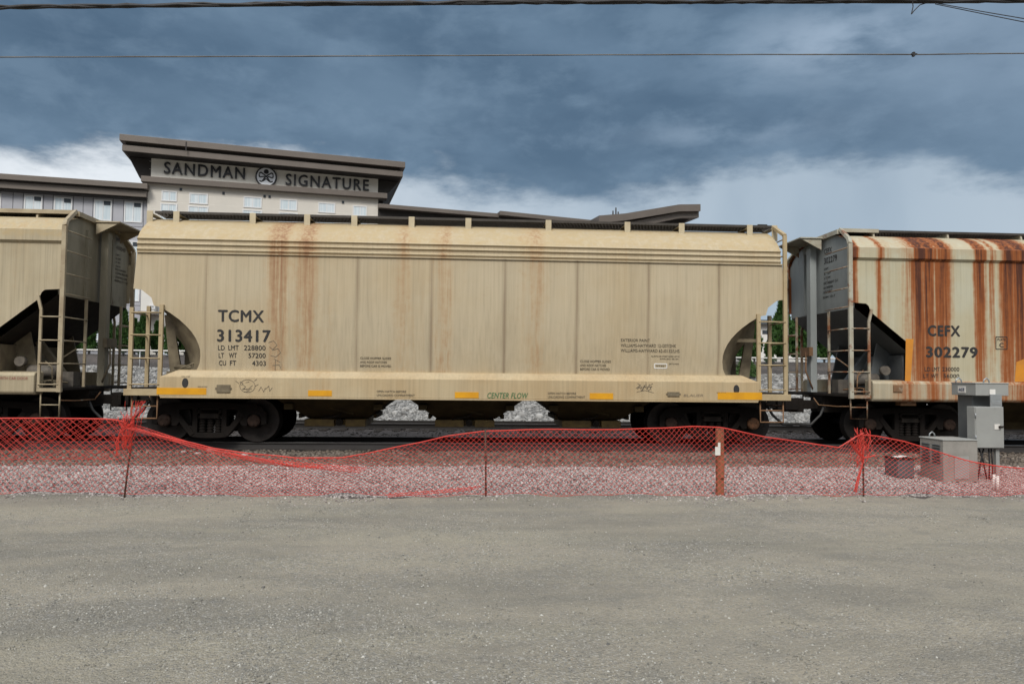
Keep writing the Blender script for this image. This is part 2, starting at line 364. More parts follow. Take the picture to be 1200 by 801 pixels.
M['black'] = mat('sooty black steel', (0.022, 0.019, 0.017), (0.035, 0.029, 0.024), 0.8, scale=6, bump=0.2, spec=0.15)
M['truckm'] = mat('grimy dark brown casting', (0.015, 0.0118, 0.010), (0.010, 0.0085, 0.0075), 0.8, scale=4, bump=0.3, spec=0.15)
M['wheel'] = mat('dark wheel steel', (0.011, 0.0095, 0.009), (0.0085, 0.0075, 0.007), 0.7, scale=5, bump=0.1, spec=0.15)
M['tread'] = mat('worn wheel rim', (0.05, 0.045, 0.043), (0.035, 0.032, 0.03), 0.45, 0.6, scale=5, spec=0.15)
M['bearing'] = mat('rust brown bearing cap', (0.045, 0.028, 0.021), (0.03, 0.02, 0.016), 0.8, scale=12, spec=0.15)
M['bearing_rust'] = mat('orange rusted bearing cap', (0.16, 0.07, 0.03), (0.08, 0.04, 0.02), 0.85, scale=12)
M['grate'] = mat('dark weathered grating', (0.06, 0.052, 0.045), (0.04, 0.035, 0.03), 0.6, 0.3, scale=6)
M['ink'] = mat('black stencil paint', (0.018, 0.018, 0.020), (0.03, 0.028, 0.026), 0.7, scale=30)
M['ink_soft'] = mat('faded black stencil paint', (0.055, 0.046, 0.034), (0.11, 0.09, 0.06), 0.7, scale=40)
M['ink_green'] = mat('green stencil paint', (0.05, 0.14, 0.055), (0.08, 0.17, 0.07), 0.7, scale=30)
M['ink_red'] = mat('faded red stencil paint', (0.30, 0.09, 0.07), (0.34, 0.17, 0.12), 0.7, scale=30)
M['pencil'] = mat('thin grey marker', (0.13, 0.11, 0.085), (0.2, 0.16, 0.11), 0.8, scale=40)
M['white'] = mat('white paint', (0.72, 0.71, 0.68), (0.6, 0.58, 0.54), 0.6)
M['yellow'] = mat('amber reflective tape', (0.70, 0.34, 0.012), (0.58, 0.27, 0.015), 0.35, scale=3)
M['orange'] = mat('orange painted stripe', (0.62, 0.25, 0.02), (0.5, 0.2, 0.03), 0.5, scale=3)
M['hose'] = mat('black rubber hose', (0.02, 0.02, 0.02), (0.03, 0.03, 0.03), 0.6)
M['pipe'] = mat('dusty grey pipe', (0.16, 0.14, 0.115), (0.09, 0.08, 0.07), 0.7, scale=8)
M['rail'] = mat('rusty rail web', (0.060, 0.056, 0.055), (0.042, 0.038, 0.036), 0.7, 0.2, scale=4, stretch=(0.3, 3, 3))
M['railtop'] = mat('polished rail head', (0.16, 0.16, 0.165), (0.11, 0.105, 0.105), 0.4, 0.8, scale=3, stretch=(0.3, 1, 1))
M['tie'] = mat('dark timber sleeper', (0.050, 0.038, 0.028), (0.028, 0.022, 0.017), 0.9, scale=3, stretch=(6, 1, 6), bump=0.4)
M['galv'] = mat('grey painted cabinet steel', (0.33, 0.34, 0.325), (0.285, 0.29, 0.28), 0.5, 0.1, scale=2.2, c3=(0.15, 0.145, 0.13), t3=(0.66, 0.8), s3=5, bump=0.05)
M['galv_dk'] = mat('dark grey cabinet steel', (0.115, 0.125, 0.13), (0.09, 0.10, 0.105), 0.5, 0.2, scale=2.2)
M['galv_lt'] = mat('galvanised steel', (0.36, 0.38, 0.39), (0.28, 0.30, 0.31), 0.45, 0.5, scale=6)
M['vault'] = mat('weathered concrete grey cabinet', (0.29, 0.275, 0.25), (0.22, 0.21, 0.19), 0.8, scale=3, c3=(0.15, 0.14, 0.12), t3=(0.6, 0.8), s3=4, bump=0.2)
M['bluelogo'] = mat('navy label print', (0.02, 0.05, 0.16), (0.02, 0.05, 0.14), 0.5)
M['net'] = mat('orange red plastic net', (0.64, 0.045, 0.026), (0.52, 0.032, 0.020), 0.38, scale=2)
M['net_pale'] = mat('sun bleached orange net', (0.66, 0.15, 0.12), (0.58, 0.10, 0.08), 0.5, scale=2)
M['rebar'] = mat('rusty rebar', (0.10, 0.055, 0.035), (0.06, 0.035, 0.025), 0.85, scale=20)
M['stakewood'] = mat('reddish stained timber', (0.28, 0.115, 0.055), (0.18, 0.075, 0.04), 0.85, scale=3, stretch=(8, 8, 1), bump=0.3)
M['hotel_tan'] = mat('warm beige stucco', (0.64, 0.61, 0.555), (0.61, 0.585, 0.535), 0.85, scale=1, bump=0.05)
M['hotel_sign'] = mat('grey beige sign stucco', (0.80, 0.78, 0.72), (0.77, 0.75, 0.69), 0.85, scale=1)
M['hotel_grey'] = mat('grey cladding panel', (0.40, 0.41, 0.45), (0.37, 0.38, 0.42), 0.7, scale=1)
M['hotel_grey_dk'] = mat('panel joint', (0.07, 0.07, 0.08), (0.07, 0.07, 0.08), 0.8)
M['hotel_white'] = mat('white stucco', (0.70, 0.69, 0.66), (0.66, 0.65, 0.62), 0.85, scale=1)
M['fascia'] = mat('brown metal fascia', (0.155, 0.132, 0.115), (0.135, 0.115, 0.10), 0.5, 0.2, scale=0.6)
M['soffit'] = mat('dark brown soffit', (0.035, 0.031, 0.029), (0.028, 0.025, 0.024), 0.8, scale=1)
M['winframe'] = mat('white window frame', (0.72, 0.73, 0.74), (0.66, 0.67, 0.68), 0.5)
M['sign'] = mat('black sign letter', (0.018, 0.018, 0.022), (0.02, 0.02, 0.025), 0.4)
M['emblem'] = mat('pale blue white sign face', (0.80, 0.84, 0.90), (0.78, 0.82, 0.88), 0.5)
M['cable'] = mat('black cable jacket', (0.014, 0.014, 0.016), (0.02, 0.02, 0.022), 0.6)
M['wire'] = mat('bare weathered wire', (0.16, 0.15, 0.135), (0.11, 0.10, 0.09), 0.5, 0.5, scale=2)
M['bark'] = mat('brown bark', (0.07, 0.05, 0.035), (0.045, 0.032, 0.022), 0.9, scale=6, stretch=(3, 3, 0.6), bump=0.5)

def leaf_mat(name, a, b):
    m = bpy.data.materials.new(name); m.use_nodes = True; t = NT(m.node_tree)
    bs = m.node_tree.nodes['Principled BSDF']; gm = t.n('ShaderNodeNewGeometry')
    co = t.n('ShaderNodeTexCoord').outputs['Object']
    c = t.mix(gm.outputs['Random Per Island'], a, b)
    c = t.mix(t.mr(t.noise(co, 2.5, 3), 0.35, 0.7, 0, 0.5), c, tuple(x*0.6 for x in a))
    t.link(c, bs.inputs['Base Color']); bs.inputs['Roughness'].default_value = 0.7; bs.inputs['Specular IOR Level'].default_value = 0.3
    return m
M['cedar'] = leaf_mat('cedar foliage', (0.028, 0.075, 0.016), (0.06, 0.13, 0.028))
M['shrub'] = leaf_mat('shrub foliage', (0.04, 0.09, 0.02), (0.085, 0.15, 0.04))

def glass_mat(name, tint, cur):                # hotel pane: pale curtains behind reflecting glass
    m = bpy.data.materials.new(name); m.use_nodes = True; t = NT(m.node_tree)
    bs = m.node_tree.nodes['Principled BSDF']; co = t.n('ShaderNodeTexCoord').outputs['Object']
    w = t.noise(t.mapv(co, (9, 1, 0.15)), 1.5, 3, 0.5)
    t.link(t.mix(t.mr(w, 0.38, 0.62), tint, cur), bs.inputs['Base Color'])
    bs.inputs['Roughness'].default_value = 0.12; bs.inputs['Coat Weight'].default_value = 0.6; bs.inputs['Coat Roughness'].default_value = 0.03
    return m
M['pane'] = glass_mat('curtained glass', (0.56, 0.66, 0.72), (0.72, 0.78, 0.82))
M['pane_dk'] = mat('dark glass', (0.06, 0.07, 0.085), (0.05, 0.06, 0.07), 0.1)

# ------------------------------------------------------------------ setting: ground
def lot_mat():
    m = bpy.data.materials.new('packed gravel lot'); m.use_nodes = True; t = NT(m.node_tree)
    bs = m.node_tree.nodes['Principled BSDF']; co = t.n('ShaderNodeTexCoord').outputs['Object']
    big = t.noise(t.mapv(co, (0.30, 0.75, 1)), 1.0, 6, 0.62, 0.5)
    trk = t.noise(t.mapv(co, (0.14, 1.1, 1), (4, 2, 0)), 1.0, 6, 0.6, 0.9)
    med = t.noise(co, 3.0, 6, 0.65); grit = t.noise(co, 55, 5, 0.7); peb = t.noise(co, 22, 4, 0.7)
    vo = t.n('ShaderNodeTexVoronoi'); t.link(co, vo.inputs['Vector']); vo.inputs['Scale'].default_value = 70
    vo2 = t.n('ShaderNodeTexVoronoi'); t.link(co, vo2.inputs['Vector']); vo2.inputs['Scale'].default_value = 28
    c = t.mix(t.mr(big, 0.36, 0.66), (0.335, 0.302, 0.238), (0.212, 0.197, 0.162))
    c = t.mix(t.mr(trk, 0.44, 0.64, 0, 0.45), c, (0.345, 0.318, 0.240))
    c = t.mix(t.mr(trk, 0.42, 0.28, 0, 0.35), c, (0.180, 0.175, 0.150))
    c = t.mix(t.mr(med, 0.45, 0.75, 0, 0.45), c, (0.18, 0.175, 0.16))
    sepc = t.n('ShaderNodeSeparateColor'); t.link(vo.outputs['Color'], sepc.inputs[0])
    sepd = t.n('ShaderNodeSeparateColor'); t.link(vo2.outputs['Color'], sepd.inputs[0])
    loose = t.mr(t.noise(t.mapv(co, (0.35, 0.7, 1), (9, 3, 0)), 1.1, 5, 0.6), 0.40, 0.62)
    c = t.mix(t.m('MULTIPLY', t.mr(sepc.outputs[0], 0.55, 1.0, 0, 0.65), t.mr(loose, 0, 1, 0.45, 1)), c, (0.15, 0.148, 0.14))
    c = t.mix(t.m('MULTIPLY', t.mr(sepc.outputs[1], 0.7, 1.0, 0, 0.55), t.mr(loose, 0, 1, 0.4, 1)), c, (0.46, 0.45, 0.42))
    c = t.mix(t.m('MULTIPLY', t.mr(sepd.outputs[0], 0.8, 1.0, 0, 0.5), loose), c, (0.17, 0.17, 0.16))
    c = t.mix(t.mr(grit, 0.4, 0.7, 0, 0.5), c, (0.20, 0.195, 0.175))
    t.link(c, bs.inputs['Base Color']); bs.inputs['Roughness'].default_value = 0.95; bs.inputs['Specular IOR Level'].default_value = 0.2
    h = t.m('ADD', t.m('MULTIPLY', grit, 0.35), t.m('MULTIPLY', peb, 0.5))
    h = t.m('ADD', h, t.m('MULTIPLY', t.m('SUBTRACT', 1.0, vo.outputs['Distance']), 0.35))
    h = t.m('ADD', h, t.m('MULTIPLY', med, 1.4))
    b = t.n('ShaderNodeBump'); b.inputs['Strength'].default_value = 0.9; b.inputs['Distance'].default_value = 0.03
    t.link(h, b.inputs['Height']); t.link(b.outputs[0], bs.inputs['Normal'])
    return m
M['lot'] = lot_mat()
M['ballast'] = mat('ballast bed', (0.12, 0.105, 0.098), (0.06, 0.053, 0.05), 0.95, scale=45, detail=6, bump=1.0, bscale=40, spec=0.2)  # bed kept dark to paint the shade between the stones
M['dirt'] = mat('oily ballast between rails', (0.040, 0.035, 0.031), (0.022, 0.019, 0.017), 0.95, scale=30, detail=6, bump=1.0, bscale=30, spec=0.2)  # shade under the train is put into this bed colour
M['bankm'] = mat('pale gravel bank', (0.19, 0.19, 0.187), (0.10, 0.10, 0.098), 0.95, scale=16, detail=8, bump=1.0, bscale=12, spec=0.2)  # dark bed paints the shade in the gaps of the rubble
M['terrain'] = mat('dry brown earth', (0.11, 0.092, 0.085), (0.07, 0.06, 0.055), 0.95, scale=1.5, detail=6, bump=0.5)

# ground: one sheet to the horizon, gently uneven near the camera
def sheet(name, xs, ys, zf, m):
    xs = np.asarray(xs, float); ys = np.asarray(ys, float)
    X, Y = np.meshgrid(xs, ys); Z = zf(X, Y)
    vs = np.stack([X.ravel(), Y.ravel(), Z.ravel()], 1); nx = len(xs); fs = []
    for j in range(len(ys)-1):
        for i in range(nx-1): fs.append((j*nx+i, j*nx+i+1, (j+1)*nx+i+1, (j+1)*nx+i))
    mb = MB(); mb.add(vs, fs, True); return mb.build(name, m, fix=False)
def waves(X, Y, amp, k, seed):
    r = np.random.default_rng(seed); Z = np.zeros_like(X)
    for _ in range(10):
        a = r.uniform(0, 2*PI); f = k*r.uniform(0.5, 2.2); Z += np.sin((X*math.cos(a)+Y*math.sin(a))*f+r.uniform(0, 6.28))/10
    return Z*amp
def lot_z(X, Y):
    near = np.clip((11.6-Y)/1.0, 0, 1)*np.clip((Y+3)/2, 0, 1)*np.clip((18-np.abs(X))/4, 0, 1)
    return (waves(X, Y, 0.025, 1.5, 3) + waves(X, Y, 0.02, 7.0, 4))*near - 0.012*(1-near) - 0.10*np.clip((Y-11.4)/2, 0, 1)
ys = [-500, -100, -20, -4] + list(np.arange(-3, 12.01, 0.15)) + [14, 20, 60, 700]
xs = [-700, -120, -30, -19] + list(np.arange(-18, 18.01, 0.2)) + [19, 30, 120, 700]
tag(sheet('ground', xs, ys, lot_z, M['lot']), kind='structure')
def bal_z(X, Y):
    prof = np.interp(Y, [10.0, 10.75, 11.6, 13.4, 14.2, 15.4, 15.8, 18.2, 18.8, 20.0, 21.5, 25, 26, 27.5, 28.6], [-0.12, -0.005, 0.035, 0.09, 0.06, 0.10, 0.075, 0.075, 0.09, 0.02, 0.06, 0.06, 0.02, 0.05, -0.1])
    return prof + waves(X, Y, 0.03, 4.0, 8)*np.clip((Y-10.5)/2, 0.3, 1)
def edge_y(X): return 0.10*np.sin(X*0.7)+0.07*np.sin(X*2.3+1)+0.04*np.sin(X*6.1+2)-0.03
bys = np.concatenate([np.arange(10.0, 19, 0.12), np.arange(19, 28.7, 0.4)])
tag(sheet('ballast', np.arange(-30, 30.01, 0.2), bys, lambda X, Y: bal_z(X, Y-edge_y(X)), M['ballast']), kind='structure')
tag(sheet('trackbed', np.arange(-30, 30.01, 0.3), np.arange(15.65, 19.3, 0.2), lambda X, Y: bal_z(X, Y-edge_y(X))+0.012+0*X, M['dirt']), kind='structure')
def bank_z(X, Y):
    z = np.interp(Y, [27.2, 27.9, 33.0, 34.3, 36.0, 90], [-0.15, 0.06, 1.80, 1.9, 2.5, 2.6])
    return z + waves(X, Y, 0.35, 1.1, 21)*np.clip((Y-27.6)/2, 0, 1)*np.clip((34.5-Y)/2, 0.05, 1) + waves(X, Y, 0.12, 4.2, 22)*np.clip((Y-27.6)/1, 0, 1)*np.clip((34-Y)/1, 0, 1)
tag(sheet('gravel_bank', np.arange(-45, 45.01, 0.3), np.concatenate([np.arange(27.2, 33.3, 0.2)]), bank_z, M['bankm']), kind='structure')
tag(sheet('terrain', np.concatenate([[-500, -100], np.arange(-45, 45.1, 1.0), [100, 500]]), [32.9, 33.6, 34.3, 35, 36, 40, 60, 90, 500], lambda X, Y: bank_z(X, Y)-0.02, M['terrain']), kind='structure')

# loose stones: one mesh each, far too many to count
_ico = bmesh.new(); bmesh.ops.create_icosphere(_ico, subdivisions=1, radius=1.0)
ICO_V = np.array([v.co[:] for v in _ico.verts]); ICO_F = np.array([[v.index for v in f.verts] for f in _ico.faces]); _ico.free()
OCT_V = np.array([(1, 0, 0), (-1, 0, 0), (0, 1, 0), (0, -1, 0), (0, 0, 1), (0, 0, -1)], float)
OCT_F = np.array([(0, 2, 4), (2, 1, 4), (1, 3, 4), (3, 0, 4), (2, 0, 5), (1, 2, 5), (3, 1, 5), (0, 3, 5)])
def stones(name, P, size, m, ico=True, flat=0.7, jitter=0.28):
    BV, BF = (ICO_V, ICO_F) if ico else (OCT_V, OCT_F)
    n = len(P); k = len(BV)
    V = BV[None]*(1+RNG.uniform(-jitter, jitter, (n, k, 1)))
    V = V*(size[:, None, None]*np.stack([RNG.uniform(0.7, 1.3, n), RNG.uniform(0.7, 1.2, n), RNG.uniform(0.45, 0.95, n)*flat/0.7], 1)[:, None, :])
    a = RNG.uniform(0, 2*PI, n); b = RNG.uniform(-0.6, 0.6, n)
    ca, sa, cb, sb = np.cos(a), np.sin(a), np.cos(b), np.sin(b)
    x = V[..., 0].copy(); z = V[..., 2].copy()
    V[..., 0] = x*cb[:, None]+z*sb[:, None]; V[..., 2] = -x*sb[:, None]+z*cb[:, None]
    x = V[..., 0].copy(); y = V[..., 1].copy()
    V[..., 0] = x*ca[:, None]-y*sa[:, None]; V[..., 1] = x*sa[:, None]+y*ca[:, None]
    V += P[:, None, :]
    F = (BF[None]+(np.arange(n)*k)[:, None, None]).reshape(-1, 3)
    me = bpy.data.meshes.new(name); me.vertices.add(n*k); me.vertices.foreach_set('co', V.astype(np.float32).ravel())
    nf = len(F); me.loops.add(nf*3); me.loops.foreach_set('vertex_index', F.astype(np.int32).ravel())
    me.polygons.add(nf); me.polygons.foreach_set('loop_start', (np.arange(nf)*3).astype(np.int32))
    me.update(calc_edges=True); me.materials.append(m)
    o = bpy.data.objects.new(name, me); COL.objects.link(o); return o
M['st_bal'] = stone_mat('ballast stones', [(0.11, 0.09, 0.088), (0.28, 0.245, 0.235), (0.41, 0.37, 0.355), (0.18, 0.16, 0.155), (0.54, 0.50, 0.48), (0.33, 0.29, 0.275), (0.70, 0.66, 0.63)], (0.29, 0.26, 0.235))
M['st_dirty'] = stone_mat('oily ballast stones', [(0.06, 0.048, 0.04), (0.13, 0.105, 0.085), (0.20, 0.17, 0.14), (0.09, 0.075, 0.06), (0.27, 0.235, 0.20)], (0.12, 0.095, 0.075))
M['st_lot'] = stone_mat('lot pebbles', [(0.10, 0.10, 0.098), (0.25, 0.24, 0.205), (0.38, 0.37, 0.33), (0.16, 0.157, 0.145), (0.55, 0.54, 0.50)], (0.28, 0.265, 0.21))
M['st_bank'] = stone_mat('pale bank stones', [(0.12, 0.12, 0.12), (0.25, 0.25, 0.245), (0.36, 0.355, 0.345), (0.19, 0.19, 0.185), (0.46, 0.455, 0.44)], (0.27, 0.265, 0.25))
def scatter(n, x0, x1, y0, y1, zf, ymod=False):
    x = RNG.uniform(x0, x1, n); y = RNG.uniform(y0, y1, n)
    if ymod: y = y + edge_y(x)
    return np.stack([x, y, zf(x, y-edge_y(x)) if ymod else zf(x, y)], 1)
def wedge(n, y0, y1, zf, lead=0.6):            # points inside the widening field of view
    y = RNG.uniform(y0, y1, n); c = 0.067*y; h = 0.72*y+lead+.5
    x = c + RNG.uniform(-1, 1, n)*h
    return np.stack([x, y, zf(x, y)], 1)
p = wedge(80000, 10.62, 14.1, lambda x, y: bal_z(x, y-edge_y(x))); keep = p[:, 1]-edge_y(p[:, 0]) > 10.62; p = p[keep]
q = wedge(7000, 9.9, 10.75, lot_z); q = q[RNG.random(len(q)) < ((q[:, 1]-9.9)/.85)**2*(0.5+0.5*np.sin(q[:, 0]*1.9+np.sin(q[:, 0]*.7)*2))**1.5]; p = np.concatenate([p, q+np.array([0, 0, .004])])
tag(stones('ballast_stones', p, RNG.uniform(0.008, 0.0205, len(p)), M['st_bal']), 'pale pinkish grey crushed stones behind the orange net', 'ballast', kind='stuff')
p = wedge(15000, 13.35, 16.1, lambda x, y: bal_z(x, y-edge_y(x))+0.005)
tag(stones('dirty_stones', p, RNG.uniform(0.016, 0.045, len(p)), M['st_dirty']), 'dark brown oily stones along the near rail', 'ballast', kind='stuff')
M['st_track'] = stone_mat('sooty trackbed stones', [(0.03, 0.026, 0.023), (0.07, 0.062, 0.055), (0.11, 0.10, 0.09), (0.05, 0.044, 0.04)], (0.06, 0.052, 0.045))  # stone colours darkened to hold the shade beneath the train
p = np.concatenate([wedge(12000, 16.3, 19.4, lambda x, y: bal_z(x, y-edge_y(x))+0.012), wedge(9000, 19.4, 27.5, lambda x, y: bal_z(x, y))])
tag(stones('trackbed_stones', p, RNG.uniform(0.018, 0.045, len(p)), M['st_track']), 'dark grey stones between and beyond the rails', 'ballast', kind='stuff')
p = wedge(34000, 27.6, 33.2, bank_z)
tag(stones('bank_stones', p, RNG.uniform(0.025, 0.085, len(p))*np.where(RNG.random(len(p)) < 0.05, 2.2, 1), M['st_bank']), 'pale grey rubble covering the bank beyond the tracks', 'gravel', kind='stuff')
p = wedge(110000, 4.0, 10.75, lot_z, 0.4)
dens = (np.sin(p[:, 0]*0.9+p[:, 1]*1.7)+np.sin(p[:, 0]*2.3-p[:, 1]*0.8+1)+np.sin(p[:, 0]*0.4+2)*0.8 + (p[:, 1] < 5.6)*0.8 + (p[:, 1] > 10.2)*1.6)
p = p[RNG.random(len(p)) < np.clip(0.22+0.26*dens, 0.05, 1)]
tag(stones('lot_pebbles', p-np.array([0, 0, 0.001]), RNG.uniform(0.003, 0.0105, len(p))*np.where(RNG.random(len(p)) < 0.03, 1.9, 1), M['st_lot'], ico=False), 'loose pebbles strewn over the packed gravel lot', 'gravel', kind='stuff')
# a few larger rocks turned up at the edge of the ballast
for i, (px, py, r) in enumerate(((247, 528, 0.07), (232, 532, 0.045), (286, 534, 0.05), (140, 525, 0.06), (215, 530, 0.04))):
    q = PZ(px, py, 0.10); mb = MB()
    bm = bmesh.new(); bmesh.ops.create_icosphere(bm, subdivisions=2, radius=r)
    rr = np.random.default_rng(50+i)
    vs = [(v.co.x*1.5*(1+rr.uniform(-.2, .2)), v.co.y*(1+rr.uniform(-.2, .2)), v.co.z*0.7*(1+rr.uniform(-.2, .2))+r*0.3) for v in bm.verts]
    mb.add(vs, [[v.index for v in f.verts] for f in bm.faces]); bm.free()
    o = mb.build('rock', M['st_bal']); o.location = q
    tag(o, ['largest pale rock on the ballast below the bogie of the tan car', 'small rock just left of the largest pale rock', 'grey rock farthest right of the loose rocks by the near rail', 'flat pale rock beside the left net stake', 'smallest rock behind the sagging net right of the left stake'][i], 'rock', 'loose rocks on the ballast')

# ------------------------------------------------------------------ tracks
def track(yc, label, x0=-30, x1=30, ztop=0.25, ties=True, vis=(-30, 30)):
    t = thing('railway_track', label, 'railway track', (0, yc, 0))
    def rail(y):
        # cross-section of a flat-bottomed rail
        prof = [(-0.07, 0), (0.07, 0), (0.07, 0.012), (0.012, 0.03), (0.012, 0.118), (0.036, 0.128), (0.036, 0.152), (-0.036, 0.152), (-0.036, 0.128), (-0.012, 0.118), (-0.012, 0.03), (-0.07, 0.012)]
        mb = MB(); mb.prism([(y+a, ztop-0.157+b) for a, b in prof], x0, x1, 'x')
        o = mb.build('rail', M['rail'], t)
        hb = MB(); hb.bx(x0, x1, y-0.034, y+0.034, ztop-0.0045, ztop); hb.build('rail_head', M['railtop'], o)
    rail(-0.755); rail(0.755)
    if ties:
        n = 0; x = vis[0]
        while x < vis[1] and n < 98:
            mb = MB(); j = random.uniform(-0.03, 0.03)
            mb.bx(x-0.11, x+0.11, -1.3+j, 1.3+j, ztop-0.34, ztop-0.163)
            for s in (-1, 1): mb.bx(x-0.09, x+0.09, s*0.755-0.17, s*0.755+0.17, ztop-0.164, ztop-0.150)
            mb.build('sleeper', M['tie'], t, bevel=0.012); x += 0.52; n += 1
    return t
track(16.95, 'railway track carrying the three hopper cars', vis=(-13, 17))
track(23.3, 'empty railway track seen beneath the tan hopper car', vis=(-19, 23))

# ------------------------------------------------------------------ hotel
PHI = rad(11.2)
HO = PY(173, 230, 60.0)
HD = np.array([math.cos(PHI), math.sin(PHI)]); HN = np.array([math.sin(PHI), -math.cos(PHI)])
def WL(px, py, off=0.0):                     # (s, z) on the wall plane brought forward by off
    d = ray(px, py); q0 = HO[:2]+HN*off
    t = ((q0-CAM[:2])@HN)/(d[:2]@HN); p3 = CAM+d*t
    return float((p3[:2]-HO[:2])@HD), float(p3[2])
hotel = thing('hotel', 'beige and grey hotel with dark overhanging roofs and a lettered sign tower', 'hotel', (HO[0], HO[1], 0), PHI)
def wbox(mb, a, b, y0, y1): mb.bx(min(a[0], b[0]), max(a[0], b[0]), y0, y1, min(a[1], b[1]), max(a[1], b[1]))
def zat(px, py, off=0): return WL(px, py, off)[1]
sL, sR = WL(173, 230)[0], WL(443, 240)[0]
zband_b = zat(300, 222.5, 0.3); zband_t = zat(300, 216, 0.3)
zsig_t = zat(300, 199)
# tower wall below the band, sign wall above it
mb = MB(); mb.bx(sL, sR, 0, 14, 1.0, zband_b+0.2); mb.build('tower_wall', M['hotel_tan'], hotel)
ssL, ssR = WL(177, 200)[0], WL(443, 215)[0]
mb = MB(); mb.bx(ssL, ssR, 0.0, 13, zband_t-0.3, zsig_t+1.2); mb.build('sign_wall', M['hotel_sign'], hotel)
mb = MB(); mb.bx(WL(165, 210, .5)[0], WL(454, 230, .5)[0], -0.5, 0.6, zband_b, zband_t); mb.build('canopy_band', M['fascia'], hotel, bevel=0.03)
# two-step roof overhang
off = 1.7
aL, aR = WL(140, 156.7, off), WL(475, 189.7, off)
zt = (aL[1]+aR[1])/2; dzt = (aL[1]-aR[1])/2
zl1 = zat(140, 164.2, off); zl2 = zat(142, 169.3, off-.25); zl3 = zat(142, 176.3, off-.25)
def slab(mb, s0, s1, zL, zR, th, y0, y1):
    vs = []
    for s, z in ((s0, zL), (s1, zR)):
        for y in (y0, y1): vs += [(s, y, z-th), (s, y, z)]
    mb.add(vs, [(0, 2, 3, 1), (4, 5, 7, 6), (0, 1, 5, 4), (2, 6, 7, 3), (1, 3, 7, 5), (0, 4, 6, 2)])
th1 = aL[1]-zl1; th2 = zl2-zl3
mb = MB(); slab(mb, aL[0], aR[0], aL[1], aR[1], th1, -off, 15); tr = mb.build('tower_roof', M['fascia'], hotel, bevel=0.02)
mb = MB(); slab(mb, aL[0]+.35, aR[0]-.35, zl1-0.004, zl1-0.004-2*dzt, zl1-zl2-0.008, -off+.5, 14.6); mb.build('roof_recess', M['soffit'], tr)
mb = MB(); slab(mb, aL[0]+.15, aR[0]-.15, zl2, zl2-2*dzt, th2, -off+.25, 14.8); mb.build('lower_fascia', M['fascia'], tr, bevel=0.02)
mb = MB(); slab(mb, aL[0]+.3, aR[0]-.3, zl3+0.02, zl3+0.02-2*dzt, 0.024, -off+.4, 14.5)
# flared end gussets under the overhang
gl0, gl1 = WL(163, 208, 0)[0], ssL
for (sa, sb, sc_, zz) in ((aL[0]+.3, gl0, ssL, zl3), (aR[0]-.3, WL(453, 229)[0], ssR, zl3-2*dzt)):
    mb.prism([(sa, zz-0.05), (sc_, zz-0.05), (sc_, zband_t-0.02), (sb, zband_t-0.02)], 0.12, 12)
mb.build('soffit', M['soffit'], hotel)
mb = MB(); wbox(mb, WL(217.5, 166, off+.02), WL(218.5, 177, off+.02), -off-.02, -off+.01); mb.build('fascia_joint', M['soffit'], tr)
# sign lettering
mb = MB()
def onwall(off_): return lambda u, w, e: (u, -off_-e*4, w)
def sign(body, px0, px1, ytop0, ybot0):
    s0 = WL(px0, 200, .12)[0]; s1 = WL(px1, 210, .12)[0]; z0 = zat(px0+3, ybot0, .12); z1 = zat(px0+3, ytop0, .12)
    n = len(mb.v)
    text_into(mb, body, s0, s1, z0, z1, onwall(0.14), bold=0.018, space=1.12)
    # give the letters depth
    k = len(mb.v)-n; fs = [f for f in mb.f if f[0] >= n]
    mb.add([(v[0], -0.02, v[2]) for v in mb.v[n:n+k]], [[i-n for i in f] for f in fs])
    ed = {}
    for f in fs:
        for a, b in zip(f, f[1:]+f[:1]): ed[(a, b)] = 1
    for a, b in list(ed):
        if (b, a) not in ed: mb.f.append([a, b, b+k, a+k]); mb.sm.append(False)
sign('SANDMAN', 192, 287, 189.5, 203.5); mb.build('sign_lettering', M['sign'], hotel, fix=False)
mb = MB(); sign('SIGNATURE', 335, 432.5, 203.5, 217); mb.build('sign_lettering', M['sign'], hotel, fix=False)
ec = WL(312, 207.3, .12); er = 0.83
mb = MB(); mb.lathe([(-0.16, er), (-0.0, er)], (ec[0], 0, ec[1]), 'y', 40, False); emb = mb.build('emblem', M['sign'], hotel)
mb = MB(); mb.lathe([(-0.185, er*0.86), (-0.165, er*0.86)], (ec[0], 0, ec[1]), 'y', 40, False); mb.build('emblem_face', M['emblem'], emb)
mb = MB()                                      # crossing looped lines of the round emblem
def eb(pts, w=0.055):
    P = [(ec[0]+u*er, -0.19, ec[1]+v*er) for u, v in pts]
    for a, b in zip(P, P[1:]): mb.bar(a, b, w*2, 0.03, up=(0, 1, 0))
eb([(-.62, -.42), (-.40, -.52), (-.14, -.12), (.08, .12), (.52, .40), (.66, .22)], 0.05); eb([(.62, -.42), (.40, -.52), (.14, -.12), (-.08, .12), (-.52, .40), (-.66, .22)], 0.05)
eb([(-.66, .16), (-.60, -.08), (-.12, .02)], 0.05); eb([(.66, .16), (.60, -.08), (.12, .02)], 0.05)
eb([(-.30, -.46), (-.05, -.22), (.05, -.22), (.30, -.46)], 0.05)
mb.lathe([(-0.215, 0.19), (-0.187, 0.19)], (ec[0], 0, ec[1]+0.48*er), 'y', 16, False)
mb.build('emblem_mark', M['sign'], emb)
